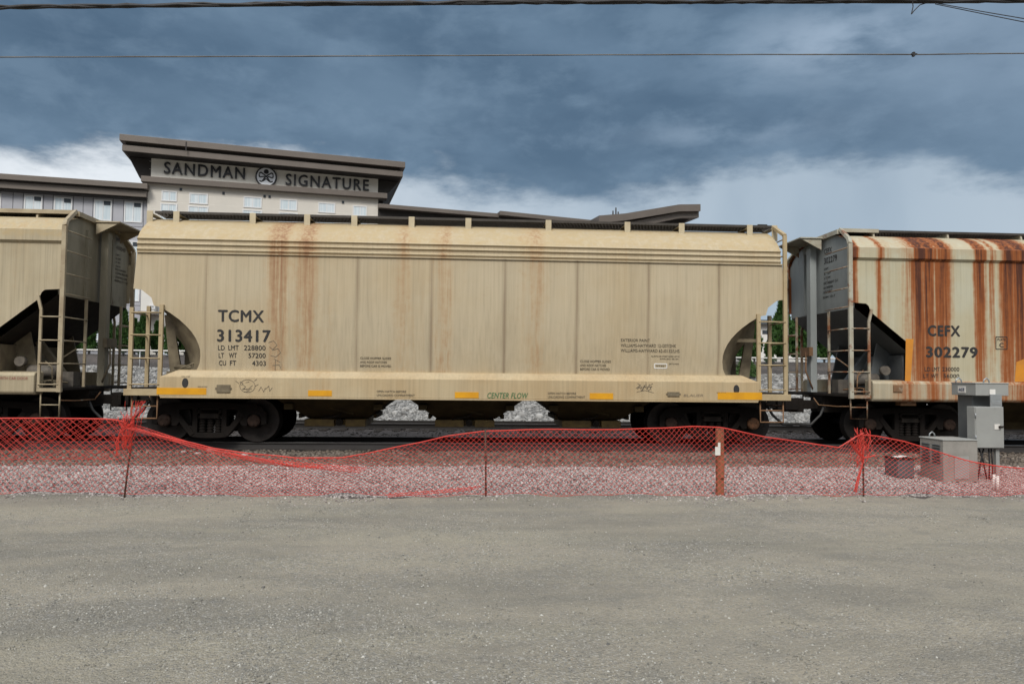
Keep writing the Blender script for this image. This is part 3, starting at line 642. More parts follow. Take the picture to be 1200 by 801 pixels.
# windows: frame with its pane as a sub-part
def window(s0, s1, z0, z1, y=0.0, vent=False, dark_=False):
    mb = MB(); t = 0.09
    mb.bx(s0, s0+t, y-.05, y+.05, z0, z1); mb.bx(s1-t, s1, y-.05, y+.05, z0, z1)
    mb.bx(s0+t, s1-t, y-.05, y+.05, z1-t, z1); mb.bx(s0+t, s1-t, y-.05, y+.05, z0, z0+t)
    mb.bx((s0+s1)/2-.03, (s0+s1)/2+.03, y-.04, y+.05, z0+t, z1-t)
    f = mb.build('window', M['winframe'], hotel)
    pb = MB(); pb.bx(s0+t, s1-t, y-.02, y+.03, z0+t, z1-t); pb.build('pane', M['pane_dk'] if dark_ else M['pane'], f)
    if vent:
        vb = MB(); vb.bx(s0+0.55*(s1-s0), s1-t, y-.06, y-.035, z1-t-.30, z1-t); vb.build('vent', M['pane_dk'], f)
    return f
for i, (x0, x1, y0, y1) in enumerate(((189.5, 207.5, 223, 235.5), (222, 244, 226, 238.5), (285.5, 307, 230, 243), (328, 348.5, 233, 246), (373, 393, 237, 249), (413.5, 430, 240.5, 253))):
    a, b = WL(x0, y0), WL(x1, y0 + 0.08*(x1-x0)); zt_ = a[1]; hh = zt_-WL(x0, y1)[1]
    window(a[0], b[0], zt_-hh, zt_); window(a[0]-0.06, b[0]+0.06, zt_-hh-2.0, zt_-hh-0.16)
    for k in (2, 3, 4):
        window(a[0], b[0], zt_-3.1*k-hh*0.6, zt_-3.1*k+0.9)
mb = MB()
for px, py in ((212, 222), (262, 226.5), (310, 230), (316, 230.5), (402, 237)):
    a = WL(px, py); mb.bx(a[0]-.09, a[0]+.09, -.06, .02, a[1]-.1, a[1]+.1)
mb.build('wall_vent', M['pane_dk'], hotel)
mb = MB()
for k in range(22):
    z = 18.0-0.62*k
    mb.bx(sL+.05, sR-.05, -0.004, 0.0, z, z+0.018)
mb.build('wall_joint', M['hotel_sign'], hotel)
# left wing, set back
lw_y = 0.25
sW0 = WL(-160, 230, -lw_y)[0]
zwt = zat(86, 222, -lw_y)
mb = MB(); mb.bx(sW0, sL-0.004, lw_y, 14, 1.0, zwt+0.3); mb.build('left_wing_wall', M['hotel_grey'], hotel)
a0, a1 = WL(-160, 191.5, .75), WL(173, 214.5, .75)
mb = MB(); slab(mb, a0[0], a1[0]-0.01, WL(0, 203, .75)[1], WL(0, 203, .75)[1], 0.42, -.75, 15); lr = mb.build('left_wing_roof', M['fascia'], hotel, bevel=0.02)
z2 = WL(0, 203, .75)[1]-0.5
mb = MB(); slab(mb, a0[0], sL-0.01, z2, z2, 0.5, -0.42, 14.5); mb.build('lower_fascia', M['fascia'], lr, bevel=0.02)
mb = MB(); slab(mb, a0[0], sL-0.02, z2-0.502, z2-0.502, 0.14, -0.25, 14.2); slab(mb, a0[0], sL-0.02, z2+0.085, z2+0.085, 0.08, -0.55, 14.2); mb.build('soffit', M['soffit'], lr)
wl_z = zat(40, 229, -lw_y); wh = wl_z - zat(120, 256, -lw_y) + (zat(120, 234.5, -lw_y)-wl_z)
for i, (x0, x1) in enumerate(((-60, -39), (-22, 1.5), (28.5, 50), (63.5, 85), (110.5, 131.5), (146, 167))):
    s0, s1 = WL(x0, 235, -lw_y)[0], WL(x1, 235, -lw_y)[0]
    for k in range(5):
        window(s0, s1, wl_z-1.62-3.05*k, wl_z-3.05*k, lw_y, vent=True)
mb = MB()
for px in (0, 15, 27, 51, 62, 86, 97.5, 109, 132.5, 145, 168.5):
    s = WL(px, 240, -lw_y)[0]; mb.bx(s-.02, s+.02, lw_y-.006, lw_y, 3, zwt)
for k in range(6):
    z = wl_z+0.55-3.05*k; mb.bx(sW0, sL-.01, lw_y-.005, lw_y+.001, z, z+.035)
    z -= 2.5; mb.bx(sW0, sL-.01, lw_y-.005, lw_y+.001, z, z+.035)
mb.build('panel_joint', M['hotel_grey_dk'], hotel)
mb = MB(); mb.bx(WL(168, 350)[0], WL(184, 350)[0], -0.9, -0.004, zat(175, 366), zat(175, 340)); mb.build('white_bay', M['hotel_white'], hotel)
mb = MB(); mb.bx(WL(166, 368)[0], WL(188, 368)[0], -1.4, -0.005, zat(175, 369.5), zat(175, 366)-0.01); mb.build('bay_roof', M['fascia'], hotel)
window(WL(175, 360, .9)[0], WL(181.5, 360, .9)[0], zat(178, 362, .9), zat(178, 357, .9), -0.92, dark_=True)
# right wing: low roofs stepping away
def band(parent_name, pxs, pys, offs, th, y1, m=None, sub=True):
    a, b = WL(pxs[0], pys[0], offs), WL(pxs[1], pys[1], offs)
    mb = MB(); slab(mb, a[0], b[0], a[1], b[1], th, -offs, y1); r = mb.build(parent_name, M['fascia'], hotel, bevel=0.02)
    if sub:
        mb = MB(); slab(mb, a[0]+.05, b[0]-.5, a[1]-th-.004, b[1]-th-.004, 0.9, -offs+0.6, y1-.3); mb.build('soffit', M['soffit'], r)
    return r
band('right_wing_roof', (443.5, 588), (238.3, 250.3), 0.6, 0.34, 12)
band('right_wing_roof', (586, 692), (246.8, 257.5), 1.2, 0.36, 12)
band('right_wing_roof', (680, 730), (257, 259), 0.2, 0.4, 12)
w0 = WL(444, 260, -1.2)[0]; w1 = WL(800, 270, -1.2)[0]; wz = zat(588, 254, -1.2)
mb = MB(); mb.bx(sR+0.01, w1, 1.2, 13, 1.0, wz-0.2); mb.build('right_wing_wall', M['hotel_white'], hotel)
# far corner with its upswept double roof
def upswept(pts, th, y0, y1):
    n = len(pts); mb = MB(); P = [WL(px, py, -y0) for px, py in pts]
    poly = P + [(s, z-th) for s, z in P[::-1]]; mb.prism(poly, y0, y1); return mb
r = upswept([(702, 252.5), (733, 250), (796, 239.5), (821, 239.2)], 0.62, -2.5, 9).build('corner_roof', M['fascia'], hotel)
upswept([(722, 261), (745, 258.5), (797, 248.2), (819, 247.8)], 0.55, -2.1, 9).build('lower_fascia', M['fascia'], r)
upswept([(715, 257.5), (745, 254.5), (797, 245.0), (818, 244.2)], 0.35, -1.6, 9).build('roof_recess', M['soffit'], r)
P0, P1, P2 = WL(745, 261.5, 1.4), WL(817, 251.5, 1.4), WL(798, 262.5, 1.4)
mb = MB(); mb.prism([P0, P1, P2, (P2[0]-2, P2[1]-0.2)], -1.4, 8); mb.build('soffit', M['soffit'], r)
mb = MB(); mb.bx(WL(730, 262)[0], WL(796, 262)[0], 0, 8, 1.0, P2[1]+0.1); mb.build('corner_wall', M['hotel_grey'], hotel)
mb = MB(); a = WL(722, 250.5, 1)
for k, h in ((0, .45), (.28, .75), (.5, .4)): mb.tube([(a[0]-.3+k, -1, a[1]-.3), (a[0]-.3+k, -1, a[1]+h-.2)], 0.06, 6)
mb.build('roof_vent', M['soffit'], r)

# small pale building seen through the right gap
q = PY(895, 396, 52)
hb = thing('pale_building', 'pale low building behind the cedars at the gap right of the tan car', 'building', (q[0], q[1], 0))
mb = MB(); mb.bx(-1.2, 3.2, 0, 6, 1.5, PY(895, 380, 52)[2]); mb.build('wall', M['hotel_white'], hb)
mb = MB(); mb.prism([(-1.6, PY(895, 380, 52)[2]+.005), (3.6, PY(895, 380, 52)[2]+.005), (3.2, PY(895, 375, 52)[2]), (-1.2, PY(895, 375, 52)[2])], -0.4, 6.4); mb.build('roof', M['galv_dk'], hb)
mb = MB(); mb.bx(-0.1, 0.5, -0.04, 0.02, q[2]+0.3, q[2]+0.55); mb.bx(1.2, 2.0, -0.04, 0.02, q[2]-0.2, q[2]+.5); mb.build('window', M['pane_dk'], hb)

# ------------------------------------------------------------------ cedars and fence on the bank
def cedar_mesh(h, r, seed):
    rr = np.random.default_rng(seed); V = []; F = []
    n = 4200
    for i in range(n):
        t = rr.random()**0.8; prof = r*(1-t)**0.62*(0.75+0.25*math.sin(t*9+seed))*min(1, (t+0.04)*7)
        a = rr.uniform(0, 2*PI); lobe = 1+0.16*math.sin(a*5+t*14+seed)+0.12*math.sin(a*3-t*23)
        d = prof*lobe*rr.uniform(0.62, 1.05); z = 0.15+t*h*(0.98)
        c = np.array([d*math.cos(a), d*math.sin(a), z]); s = rr.uniform(0.05, 0.12)
        up = np.array([math.cos(a)*0.35, math.sin(a)*0.35, 1.0])+rr.normal(0, .25, 3); up /= np.linalg.norm(up)
        sd_ = np.cross(up, rr.normal(0, 1, 3)); sd_ /= np.linalg.norm(sd_)+1e-9
        k = len(V); V += [c-sd_*s*0.55, c+sd_*s*0.55, c+up*s*1.9]; F.append((k, k+1, k+2))
    m2 = MB(); m2.add(V, F); return m2.mesh('crown', fix=False)
cm = []
for i in range(3):
    me = cedar_mesh(3.0, 0.62, 40+i); me.materials.append(M['cedar']); cm.append(me)
tm = MB(); tm.tube([(0, 0, -0.3), (0, 0, 1.0), (0.03, 0, 2.4)], [0.07, 0.055, 0.02], 7)
for k in range(7): tm.tube([(0, 0, 0.4+k*0.25), (0.35*math.cos(k*2.4), 0.35*math.sin(k*2.4), 0.7+k*0.27)], [0.025, 0.008], 5)
tme = tm.mesh('trunk'); tme.materials.append(M['bark'])
def cedar(px, ytop, Y, label, wid=1.0, k=0):
    b = PY(px, 430, Y); zb = float(bank_z(np.array(b[0]), np.array(Y))); ht = PY(px, ytop, Y)[2]-zb
    t = thing('cedar_tree', label, 'tree', (b[0], Y, zb), random.uniform(0, 6), 'cedars along the top of the bank')
    s = ht/3.1; t.scale = (s*wid, s*wid, s)
    for nm, me in (('crown', cm[k % 3]), ('trunk', tme)):
        o = bpy.data.objects.new(nm, me); COL.objects.link(o); o.parent = t
LEFTC = ((104, 366, 36.0, 1.3), (126, 372, 36.4, 1.35), (144, 364, 35.8, 1.3), (157, 374, 36.6, 1.3), (166, 369, 35.6, 1.3), (183, 377, 36.2, 1.4), (199, 370, 35.7, 1.25), (216, 366, 36.3, 1.3), (88, 362, 36.2, 1.3))
LBL = ['between the end posts of the beige car at the left', 'behind the coupling at the left', 'directly left of the tan car corner ladder', 'second of those behind the tan car left ladder', 'rising behind the middle of the tan car left ladder', 'just right of the tan car left ladder, under the white bay', 'beside the slope sheet at the left end of the tan car', 'half hidden by the left slope of the tan car', 'behind the ladder of the beige car at the far left']
for i, (px, yt, Y, w) in enumerate(LEFTC): cedar(px, yt, Y, 'green cedar ' + LBL[i], w, i)
RIGHTC = ((868, 388, 35.9, 1.5), (884, 372, 36.2, 1.1), (902, 396, 35.6, 1.6), (917, 350, 36.0, 1.25), (934, 366, 36.3, 1.35), (949, 364, 35.7, 1.3), (966, 376, 36.1, 1.3), (984, 370, 36.3, 1.3))
LBR = ['low and wide at the foot of the tan car right slope', 'pointed in front of the pale building', 'lowest of those behind the tan car right ladder', 'tallest, behind the tall post at the right end of the tan car', 'behind the coupling at the right', 'behind the grey channel post of the rust streaked car', 'behind the thin ladder post of the rust streaked car', 'behind the tall corner post of the rust streaked car']
for i, (px, yt, Y, w) in enumerate(RIGHTC): cedar(px, yt, Y, 'green cedar ' + LBR[i], w, i+1)
# round shrub in front of the fence at the right gap
b = PY(874, 432, 33.0); zb = 1.75
t = thing('shrub', 'round green shrub below the fence right of the tan car', 'shrub', (b[0], 33.0, zb))
rr = np.random.default_rng(5); V = []; F = []
for i in range(1500):
    d = rr.normal(0, 1, 3); d /= np.linalg.norm(d); d[2] = abs(d[2]); c = d*rr.uniform(.45, 1)**.5*np.array([.5, .5, .85]); s = rr.uniform(.04, .08)
    u = rr.normal(0, 1, 3); u /= np.linalg.norm(u); w = np.cross(u, rr.normal(0, 1, 3)); w /= np.linalg.norm(w); k = len(V)
    V += [c-w*s*.5, c+w*s*.5, c+u*s*1.6]; F.append((k, k+1, k+2))
mb = MB(); mb.add(V, F); mb.build('foliage', M['shrub'], t, fix=False)
mb = MB(); mb.tube([(0, 0, -.2), (0.02, 0, .5)], [.04, .015], 6); mb.build('stem', M['bark'], t)

fl = thing('chain_link_fence', 'chain link fence with pale top rail along the top of the bank', 'fence', (0, 34.2, 0))
zt1 = PY(250, 414.5, 34.2)[2]; zt2 = PY(900, 416.5, 34.2)[2]; ztf = (zt1+zt2)/2; zbf = 1.75
mb = MB(); mb.tube([(-30, 0, ztf), (30, 0, ztf)], 0.035, 8); mb.build('top_rail', M['white'], fl)
fx = float(PY(921, 420, 34.2)[0])
for k in range(-15, 6):
    xx = fx+2.9*k
    if -30 < xx < 30:
        mb = MB(); mb.tube([(xx, 0.02, zbf-.3), (xx, 0.02, ztf+.04)], 0.033, 8); mb.build('fence_post', M['galv_lt'], fl)
mb = MB(); hgt = ztf-zbf; st = 0.075; x = -30-hgt
while x < 30:
    for s in (0, 1):
        a, b2 = (x, x+hgt) if s == 0 else (x+hgt, x)
        mb.bar((a, 0.01*s, zbf), (b2, 0.01*s, ztf), 0.006, 0.006)
    x += st
mb.build('wire_mesh', M['galv_dk'], fl, fix=False)

# ------------------------------------------------------------------ bogies
def make_bogie(parent, xc):
    mb = MB(); mb.bx(-0.19, 0.19, -1.08, 1.08, 0.50, 0.70); mb.bx(-0.28, 0.28, -0.35, 0.35, 0.64, 0.80)
    for s in (-1, 1): mb.bx(s*0.42-.04, s*0.42+.04, -0.8, 0.8, 0.34, 0.46)
    b = mb.build('bogie', M['black'], parent, bevel=0.01); b.location = (xc, 0, 0)
    half = [(0, .83), (.62, .80), (.82, .79), (1.02, .74), (1.12, .62), (1.13, .40), (1.04, .38), (1.03, .52), (.99, .585), (.79, .585), (.75, .52), (.74, .36), (.655, .36), (.60, .44), (.47, .26), (.34, .135), (.20, .115), (0, .11)]
    out = half + [(-x, z) for x, z in half[::-1][1:-1]]
    h1 = [(.33, .70), (.60, .68), (.62, .60), (.52, .45), (.42, .34), (.33, .33)]
    holes = [h1, [(-x, z) for x, z in h1], [(-.25, .20), (.25, .20), (.25, .71), (-.25, .71)]]
    vs, fs = curve_mesh([out]+holes, 0.055, 0.012)
    for s in (-1, 1):
        mb = MB(); mb.add([(v[0], s*1.0+v[2], v[1]) for v in vs], fs)
        # raised flanges along the diagonal and top members
        for q in (-1, 1):
            mb.bar((q*.66, s*1.045, .60), (q*.33, s*1.045, .17), .10, .075, up=(0, 1, 0)); mb.bar((q*.30, s*1.04, .22), (q*.30, s*1.04, .74), .07, .06, up=(0, 1, 0))
        mb.bx(-.95, .95, s*1.04-.035, s*1.04+.035, .735, .80)
        sf = mb.build('side_frame', M['truckm'], b)
        mb = MB()
        for xx in (-.16, 0, .16):
            pr = []
            for k in range(23):
                z = .17+k*0.0145; pr.append((z, .072 if k % 4 in (0, 1) else .055))
            mb.lathe(pr, (xx, s*.98, 0), 'z', 14)
        mb.bx(-.24, .24, s*.98-.07, s*.98+.07, .50, .56); mb.bx(-.235, .235, s*1.02-.06, s*1.02+.06, .60, .68)
        mb.build('spring_group', M['truckm'], b)
    for q in (-1, 1):
        mb = MB(); mb.tube([(q*.89, -1.05, .457), (q*.89, 1.05, .457)], .075, 14); mb.build('axle', M['wheel'], b)
        for s in (-1, 1):
            mb = MB()
            pr = [(-.075, .10), (-.075, .14), (-.03, .20), (-.012, .33), (-.055, .385), (-.06, .452), (.035, .46), (.05, .487), (.075, .487), (.08, .40), (.03, .36), (.03, .17), (.07, .13), (.07, .10)]
            mb.lathe([(a*-s if s > 0 else a, r) for a, r in pr], (q*.89, s*.755, .457), 'y', 44)
            w = mb.build('wheel', M['wheel'], b)
            mb = MB(); mb.lathe([(s*.0605, .438), (s*.064, .452), (s*.058, .4535)], (q*.89, s*.755, .457), 'y', 44); mb.build('wheel_rim', M['tread'], b)
            mb = MB(); mb.lathe([(s*-.08, .13), (s*.05, .13), (s*.075, .115), (s*.085, .07), (s*.085, .01)], (q*.89, s*1.04, .457), 'y', 20)
            for k in range(3):
                a = k*2*PI/3+.5; mb.lathe([(s*.07, .022), (s*.102, .022)], (q*.89+.07*math.cos(a), s*1.04, .457+.07*math.sin(a)), 'y', 6, False)
            mb.build('bearing_cap', M['bearing'], b)
    return b

def coupler(parent, x, s):                     # draft gear, shank and knuckle pointing along s
    mb = MB(); mb.bx(min(x-s*.9, x+s*.02), max(x-s*.9, x+s*.02), -.30, .30, .68, .98)
    mb.bar((x, 0, .84), (x+s*.42, 0, .84), .16, .2); mb.bx(min(x+s*.40, x+s*.68), max(x+s*.40, x+s*.68), -.20, .12, .68, .99)
    mb.bx(min(x+s*.55, x+s*.72), max(x+s*.55, x+s*.72), -.26, -.12, .72, .95)
    mb.build('coupler', M['truckm'], parent, bevel=0.015)
    mb = MB(); mb.tube([(x+s*.05, -.45, .82), (x+s*.16, -.48, .62), (x+s*.38, -.5, .42), (x+s*.62, -.45, .40)], .03, 8); mb.build('air_hose', M['hose'], parent)
    mb = MB(); mb.tube([(x-s*.02, -1.45, .86), (x+s*.08, -1.1, .84), (x+s*.08, -.25, .84), (x+s*.18, -.2, 1.0)], .014, 6); mb.build('uncoupling_lever', M['rusty'], parent)

def grating(parent, x0, x1, y0, y1, z, m, name='running_board'):
    mb = MB()
    n = max(3, int(round((y1-y0)/0.085)))
    for k in range(n+1):
        y = y0+(y1-y0)*k/n; mb.bx(x0, x1, y-.006, y+.006, z-.04, z)
    mb.bx(x0, x1, y0-.012, y0-.007, z-.045, z+.004)
    x = x0; d = (y1-y0)
    st = 0.07
    while x < x1-d*0.5:                       # expanded metal: two crossing diagonals
        mb.bar((x, y0, z-.02), (min(x+d*.6, x1), y1, z-.02), .016, .028); mb.bar((min(x+d*.6, x1), y0, z-.021), (x, y1, z-.021), .016, .028); x += st
    return mb.build(name, m, parent, fix=False)

def ladder(parent, posts, rungs, m, r=0.014, name='ladder', w=0.055):
    """posts: list of polylines; rungs: list of (p, q) bent out a little"""
    mb = MB()
    for pl in posts:
        for a, b in zip(pl, pl[1:]): mb.bar(a, b, w, w*0.8, up=(0, 1, 0))
    for a, b in rungs: mb.tube([a, b], r, 7)
    return mb.build(name, m, parent)

# ------------------------------------------------------------------ tan hopper car (centre)
tcar = thing('hopper_car', 'tan three-bay covered hopper car in the middle of the train', 'hopper car', (TC, 16.95, 0.25), 0, 'hopper cars of the freight train')
def T2(px, py, Y=15.4): p = PY(px, py, Y); return float(p[0]-TC), float(p[2]-.25)
HALF = [(6.55, 3.82), (6.60, 3.07), (6.44, 3.05), (6.25, 2.90), (6.20, 2.74), (6.06, 2.71), (5.88, 2.60), (5.70, 2.47), (5.58, 2.36), (5.47, 2.24), (5.39, 2.12), (5.335, 2.0), (5.30, 1.88), (5.295, 1.76), (5.31, 1.62), (5.34, 1.54), (5.40, 1.44)]
ROOF = [(-1.55, 3.82), (-1.585, 3.86), (-1.545, 3.90), (-1.545, 3.935), (-1.585, 3.97), (-1.545, 4.01), (-1.545, 4.04), (-1.58, 4.075), (-1.53, 4.11), (-1.46, 4.205), (-1.36, 4.30), (-1.22, 4.40), (-1.06, 4.50), (-.86, 4.59), (-.6, 4.65), (-.3, 4.675), (0, 4.68)]
ROOF = ROOF + [(-y, z) for y, z in ROOF[::-1][1:]]
def tuck(z): return 0.10*(max(0.0, 3.2-z)/1.76)**2      # the side sheet curves in towards the sill
mb = MB()
hz_ = [p[1] for p in HALF][::-1]; hx_ = [p[0] for p in HALF][::-1]
zs = sorted(set(hz_ + list(np.arange(1.5, 3.8, 0.16))))
for s in (-1, 1):
    for dy_ in (0.0, -0.008):
        V = []; nc = 9
        for z in zs:
            xe_ = float(np.interp(z, hz_, hx_))
            V += [(-xe_+2*xe_*i/(nc-1), s*(1.55+dy_-tuck(z)), z) for i in range(nc)]
        mb.add(V, [(j*nc+i, j*nc+i+1, (j+1)*nc+i+1, (j+1)*nc+i) for j in range(len(zs)-1) for i in range(nc-1)], True)
mb.add([(x, y, z) for x in (-6.55, 6.52) for y, z in ROOF], [(i, i+1, len(ROOF)+i+1, len(ROOF)+i) for i in range(len(ROOF)-1)], False)
# end sheets
for sx, x in ((-1, -6.50), (1, 6.50)):
    mb.add([(x, y, z) for y, z in ROOF] + [(x, 1.54, 3.08), (x, -1.54, 3.08)], [list(range(len(ROOF)+2))])
# slope sheets: from the cut edge of the side they bend under and inwards to the middle
hull_mb = mb
E_ = [(6.46, 3.2), (6.20, 2.95)] + HALF[5:]
slopes = []
for sx in (-1, 1):
    rows = []; mb = MB(); slopes.append(mb)
    for x, z in E_:
        of = float(np.interp(z, [1.44, 1.8, 2.24, 2.71, 3.2], [.30, .44, .55, .14, .02]))
        yt = 1.54-tuck(z); rows.append([(sx*x, -yt, z), (sx*(x+of*.35), -1.34, z-.03), (sx*(x+of*.9), -1.0, z-.06), (sx*(x+of), 0, z-.07), (sx*(x+of*.9), 1.0, z-.06), (sx*(x+of*.35), 1.34, z-.03), (sx*x, yt, z)])
    n = len(rows); mb.add([p for r_ in rows for p in r_], [(i*7+j, i*7+j+1, (i+1)*7+j+1, (i+1)*7+j) for i in range(n-1) for j in range(6)], True)
mb = hull_mb
# weld beads on the panel seams and a faint horizontal seam line
for k in range(-4, 4):
    x = 0.745+1.487*k
    if abs(x) < 5.25:
        zz = list(np.linspace(1.5, 3.8, 11))
        for s in (-1, 1):
            for z0_, z1_ in zip(zz, zz[1:]): mb.bar((x, s*(1.5525-tuck(z0_)), z0_), (x, s*(1.5525-tuck(z1_)), z1_), .020, .003, up=(0, 1, 0))
mb.bx(-6.545, 6.545, -1.585, -1.551, 3.79, 3.815)
hull = mb.build('hull', M['tan'], tcar, fix=False)
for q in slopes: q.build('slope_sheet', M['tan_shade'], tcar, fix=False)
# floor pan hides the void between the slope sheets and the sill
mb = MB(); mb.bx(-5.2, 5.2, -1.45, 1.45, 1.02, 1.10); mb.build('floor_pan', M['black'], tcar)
# side sills
mb = MB()
for s in (-1, 1):
    prof = [(s*1.62, .955), (s*1.62, 1.345), (s*1.59, 1.375), (s*1.53, 1.47), (s*1.40, 1.49), (s*1.40, .955)]
    n = len(prof)
    for x0, x1, x0t, x1t in ((-6.02, 6.02, -5.72, 5.72),):
        vs = [(x0 if z < 1.35 else (x0+(x0t-x0)*(min(z, 1.47)-1.345)/.125), y, z) for y, z in prof] + [(x1 if z < 1.35 else (x1+(x1t-x1)*(min(z, 1.47)-1.345)/.125), y, z) for y, z in prof]
        mb.add(vs, [(i, (i+1) % n, n+(i+1) % n, n+i) for i in range(n)] + [list(range(n)), list(range(n, 2*n))[::-1]])
    mb.bx(-6.0, 6.0, s*1.60-.03, s*1.60+.03, .925, .952)
sill = mb.build('side_sill', M['sill'], tcar, bevel=0.008)
for x0, x1, y0, y1 in ((183.5, 242, 454.5, 462), (361, 389, 457.3, 464), (533, 561, 459.3, 466.3), (691, 718.5, 460.5, 467.6), (841, 893, 459.7, 468)):
    a, b = T2(x0, y1, 15.33), T2(x1, y0, 15.33)
    mb = MB(); mb.bx(a[0], b[0], -1.626, -1.6205, min(a[1], b[1])+.004, max(a[1], b[1])); mb.build('reflector', M['yellow'], sill)
for px, py in ((217, 448.5), (863, 456.2)):
    a = T2(px, py, 15.33); mb = MB()
    mb.add([(a[0]+.05*math.cos(t*PI/10), -1.6225, a[1]+.085*math.sin(t*PI/10)) for t in range(20)], [list(range(20))])
    mb.add([(a[0]+.062*math.cos(t*PI/10), -1.6212, a[1]+.097*math.sin(t*PI/10)) for t in range(20)], [list(range(20))])
    mb.build('tow_hole', M['ink'], sill, fix=False)
for px, py, w, h in ((262, 455, .13, .075), (789, 461.5, .125, .045)):
    a = T2(px, py, 15.33); mb = MB()
    mb.bx(a[0]-w, a[0]+w, -1.645, -1.62, a[1]-h, a[1]+h); mb.bx(a[0]-w-.03, a[0]+w+.03, -1.632, -1.621, a[1]-h*.3, a[1]+h*.3); mb.build('routing_board', M['tan_shade'], sill, bevel=0.006)
# outlet chutes and gates
for k in (-1, 0, 1):
    c = 2.71*k; mb = MB()
    vs = [(c+sx*a, sy*b, z) for z, a, b in ((1.04, 1.28, 1.34), (.9, 1.14, 1.2), (.50, .625, .62)) for sx, sy in ((-1, -1), (1, -1), (1, 1), (-1, 1))]
    mb.add(vs, [(r*4+i, r*4+(i+1) % 4, (r+1)*4+(i+1) % 4, (r+1)*4+i) for r in range(2) for i in range(4)] + [(8, 9, 10, 11)])
    for sx in (-1, 1):
        mb.bx(c+sx*.90-.09, c+sx*.90+.09, -1.25, -.5, .70, .82); mb.bx(c+sx*.78-.03, c+sx*.78+.03, -.66, .66, .50, .60)
    mb.bar((c-.2, -.95, .74), (c+.35, -.80, .60), .05, .05)
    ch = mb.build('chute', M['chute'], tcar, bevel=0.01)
    mb = MB(); mb.bx(c-.66, c-.05, -.80, .7, .335, .485); mb.bx(c+.18, c+.60, -.80, .7, .335, .485)
    mb.bx(c-.05, c+.18, -.66, .66, .36, .47)
    gt = mb.build('outlet_gate', M['gate'], ch, bevel=0.012)
    mb = MB(); mb.lathe([(-.10, .075), (0.0, .075)], (c+.06, -.74, .42), 'y', 12); mb.lathe([(-.13, .03), (-.1, .03)], (c+.06, -.74, .42), 'y', 8)
    mb.tube([(c-.3, -.80, .50), (c+.02, -.82, .55), (c+.1, -.82, .60)], .02, 6)
    mb.build('gate_capstan', M['black'], ch)
# roof: hatches, running boards, brackets
for k in range(8):
    mb = MB(); x = -5.6+1.6*k
    mb.prism([(-.33, 4.66), (.33, 4.66), (.30, 4.70), (.15, 4.73), (-.15, 4.73), (-.30, 4.70)], x-.72, x+.72, 'x'); mb.build('hatch_cover', M['tan_shade'], tcar, bevel=0.01)
for s in (-1, 1):
    rb = grating(tcar, -6.45, 6.60, min(s*.99, s*.42), max(s*.99, s*.42), 4.735, M['grate'])
    for x in (-6.54, -6.01, -4.47, -3.36, -2.39, -1.2, -0.01, 1.69, 3.39, 4.57, 6.07, 6.62):
        mb = MB(); zb_ = 4.40
        mb.bx(x-.062, x+.062, min(s*1.006, s*1.03), max(s*1.006, s*1.03), zb_, 4.74); mb.bx(x-.062, x+.062, min(s*.44, s*1.006), max(s*.44, s*1.006), 4.66, 4.685)
        mb.build('board_bracket', M['tan_light'], tcar, bevel=0.006)
mb = MB(); mb.tube([(6.35, -.6, 4.74), (6.42, -.6, 4.83), (6.62, -.6, 4.83), (6.65, -.6, 4.74)], .016, 6); mb.tube([(-6.5, -.6, 4.74), (-6.45, -.6, 4.82), (-6.25, -.6, 4.82), (-6.2, -.6, 4.74)], .016, 6)
mb.build('grab_handle', M['black'], tcar)
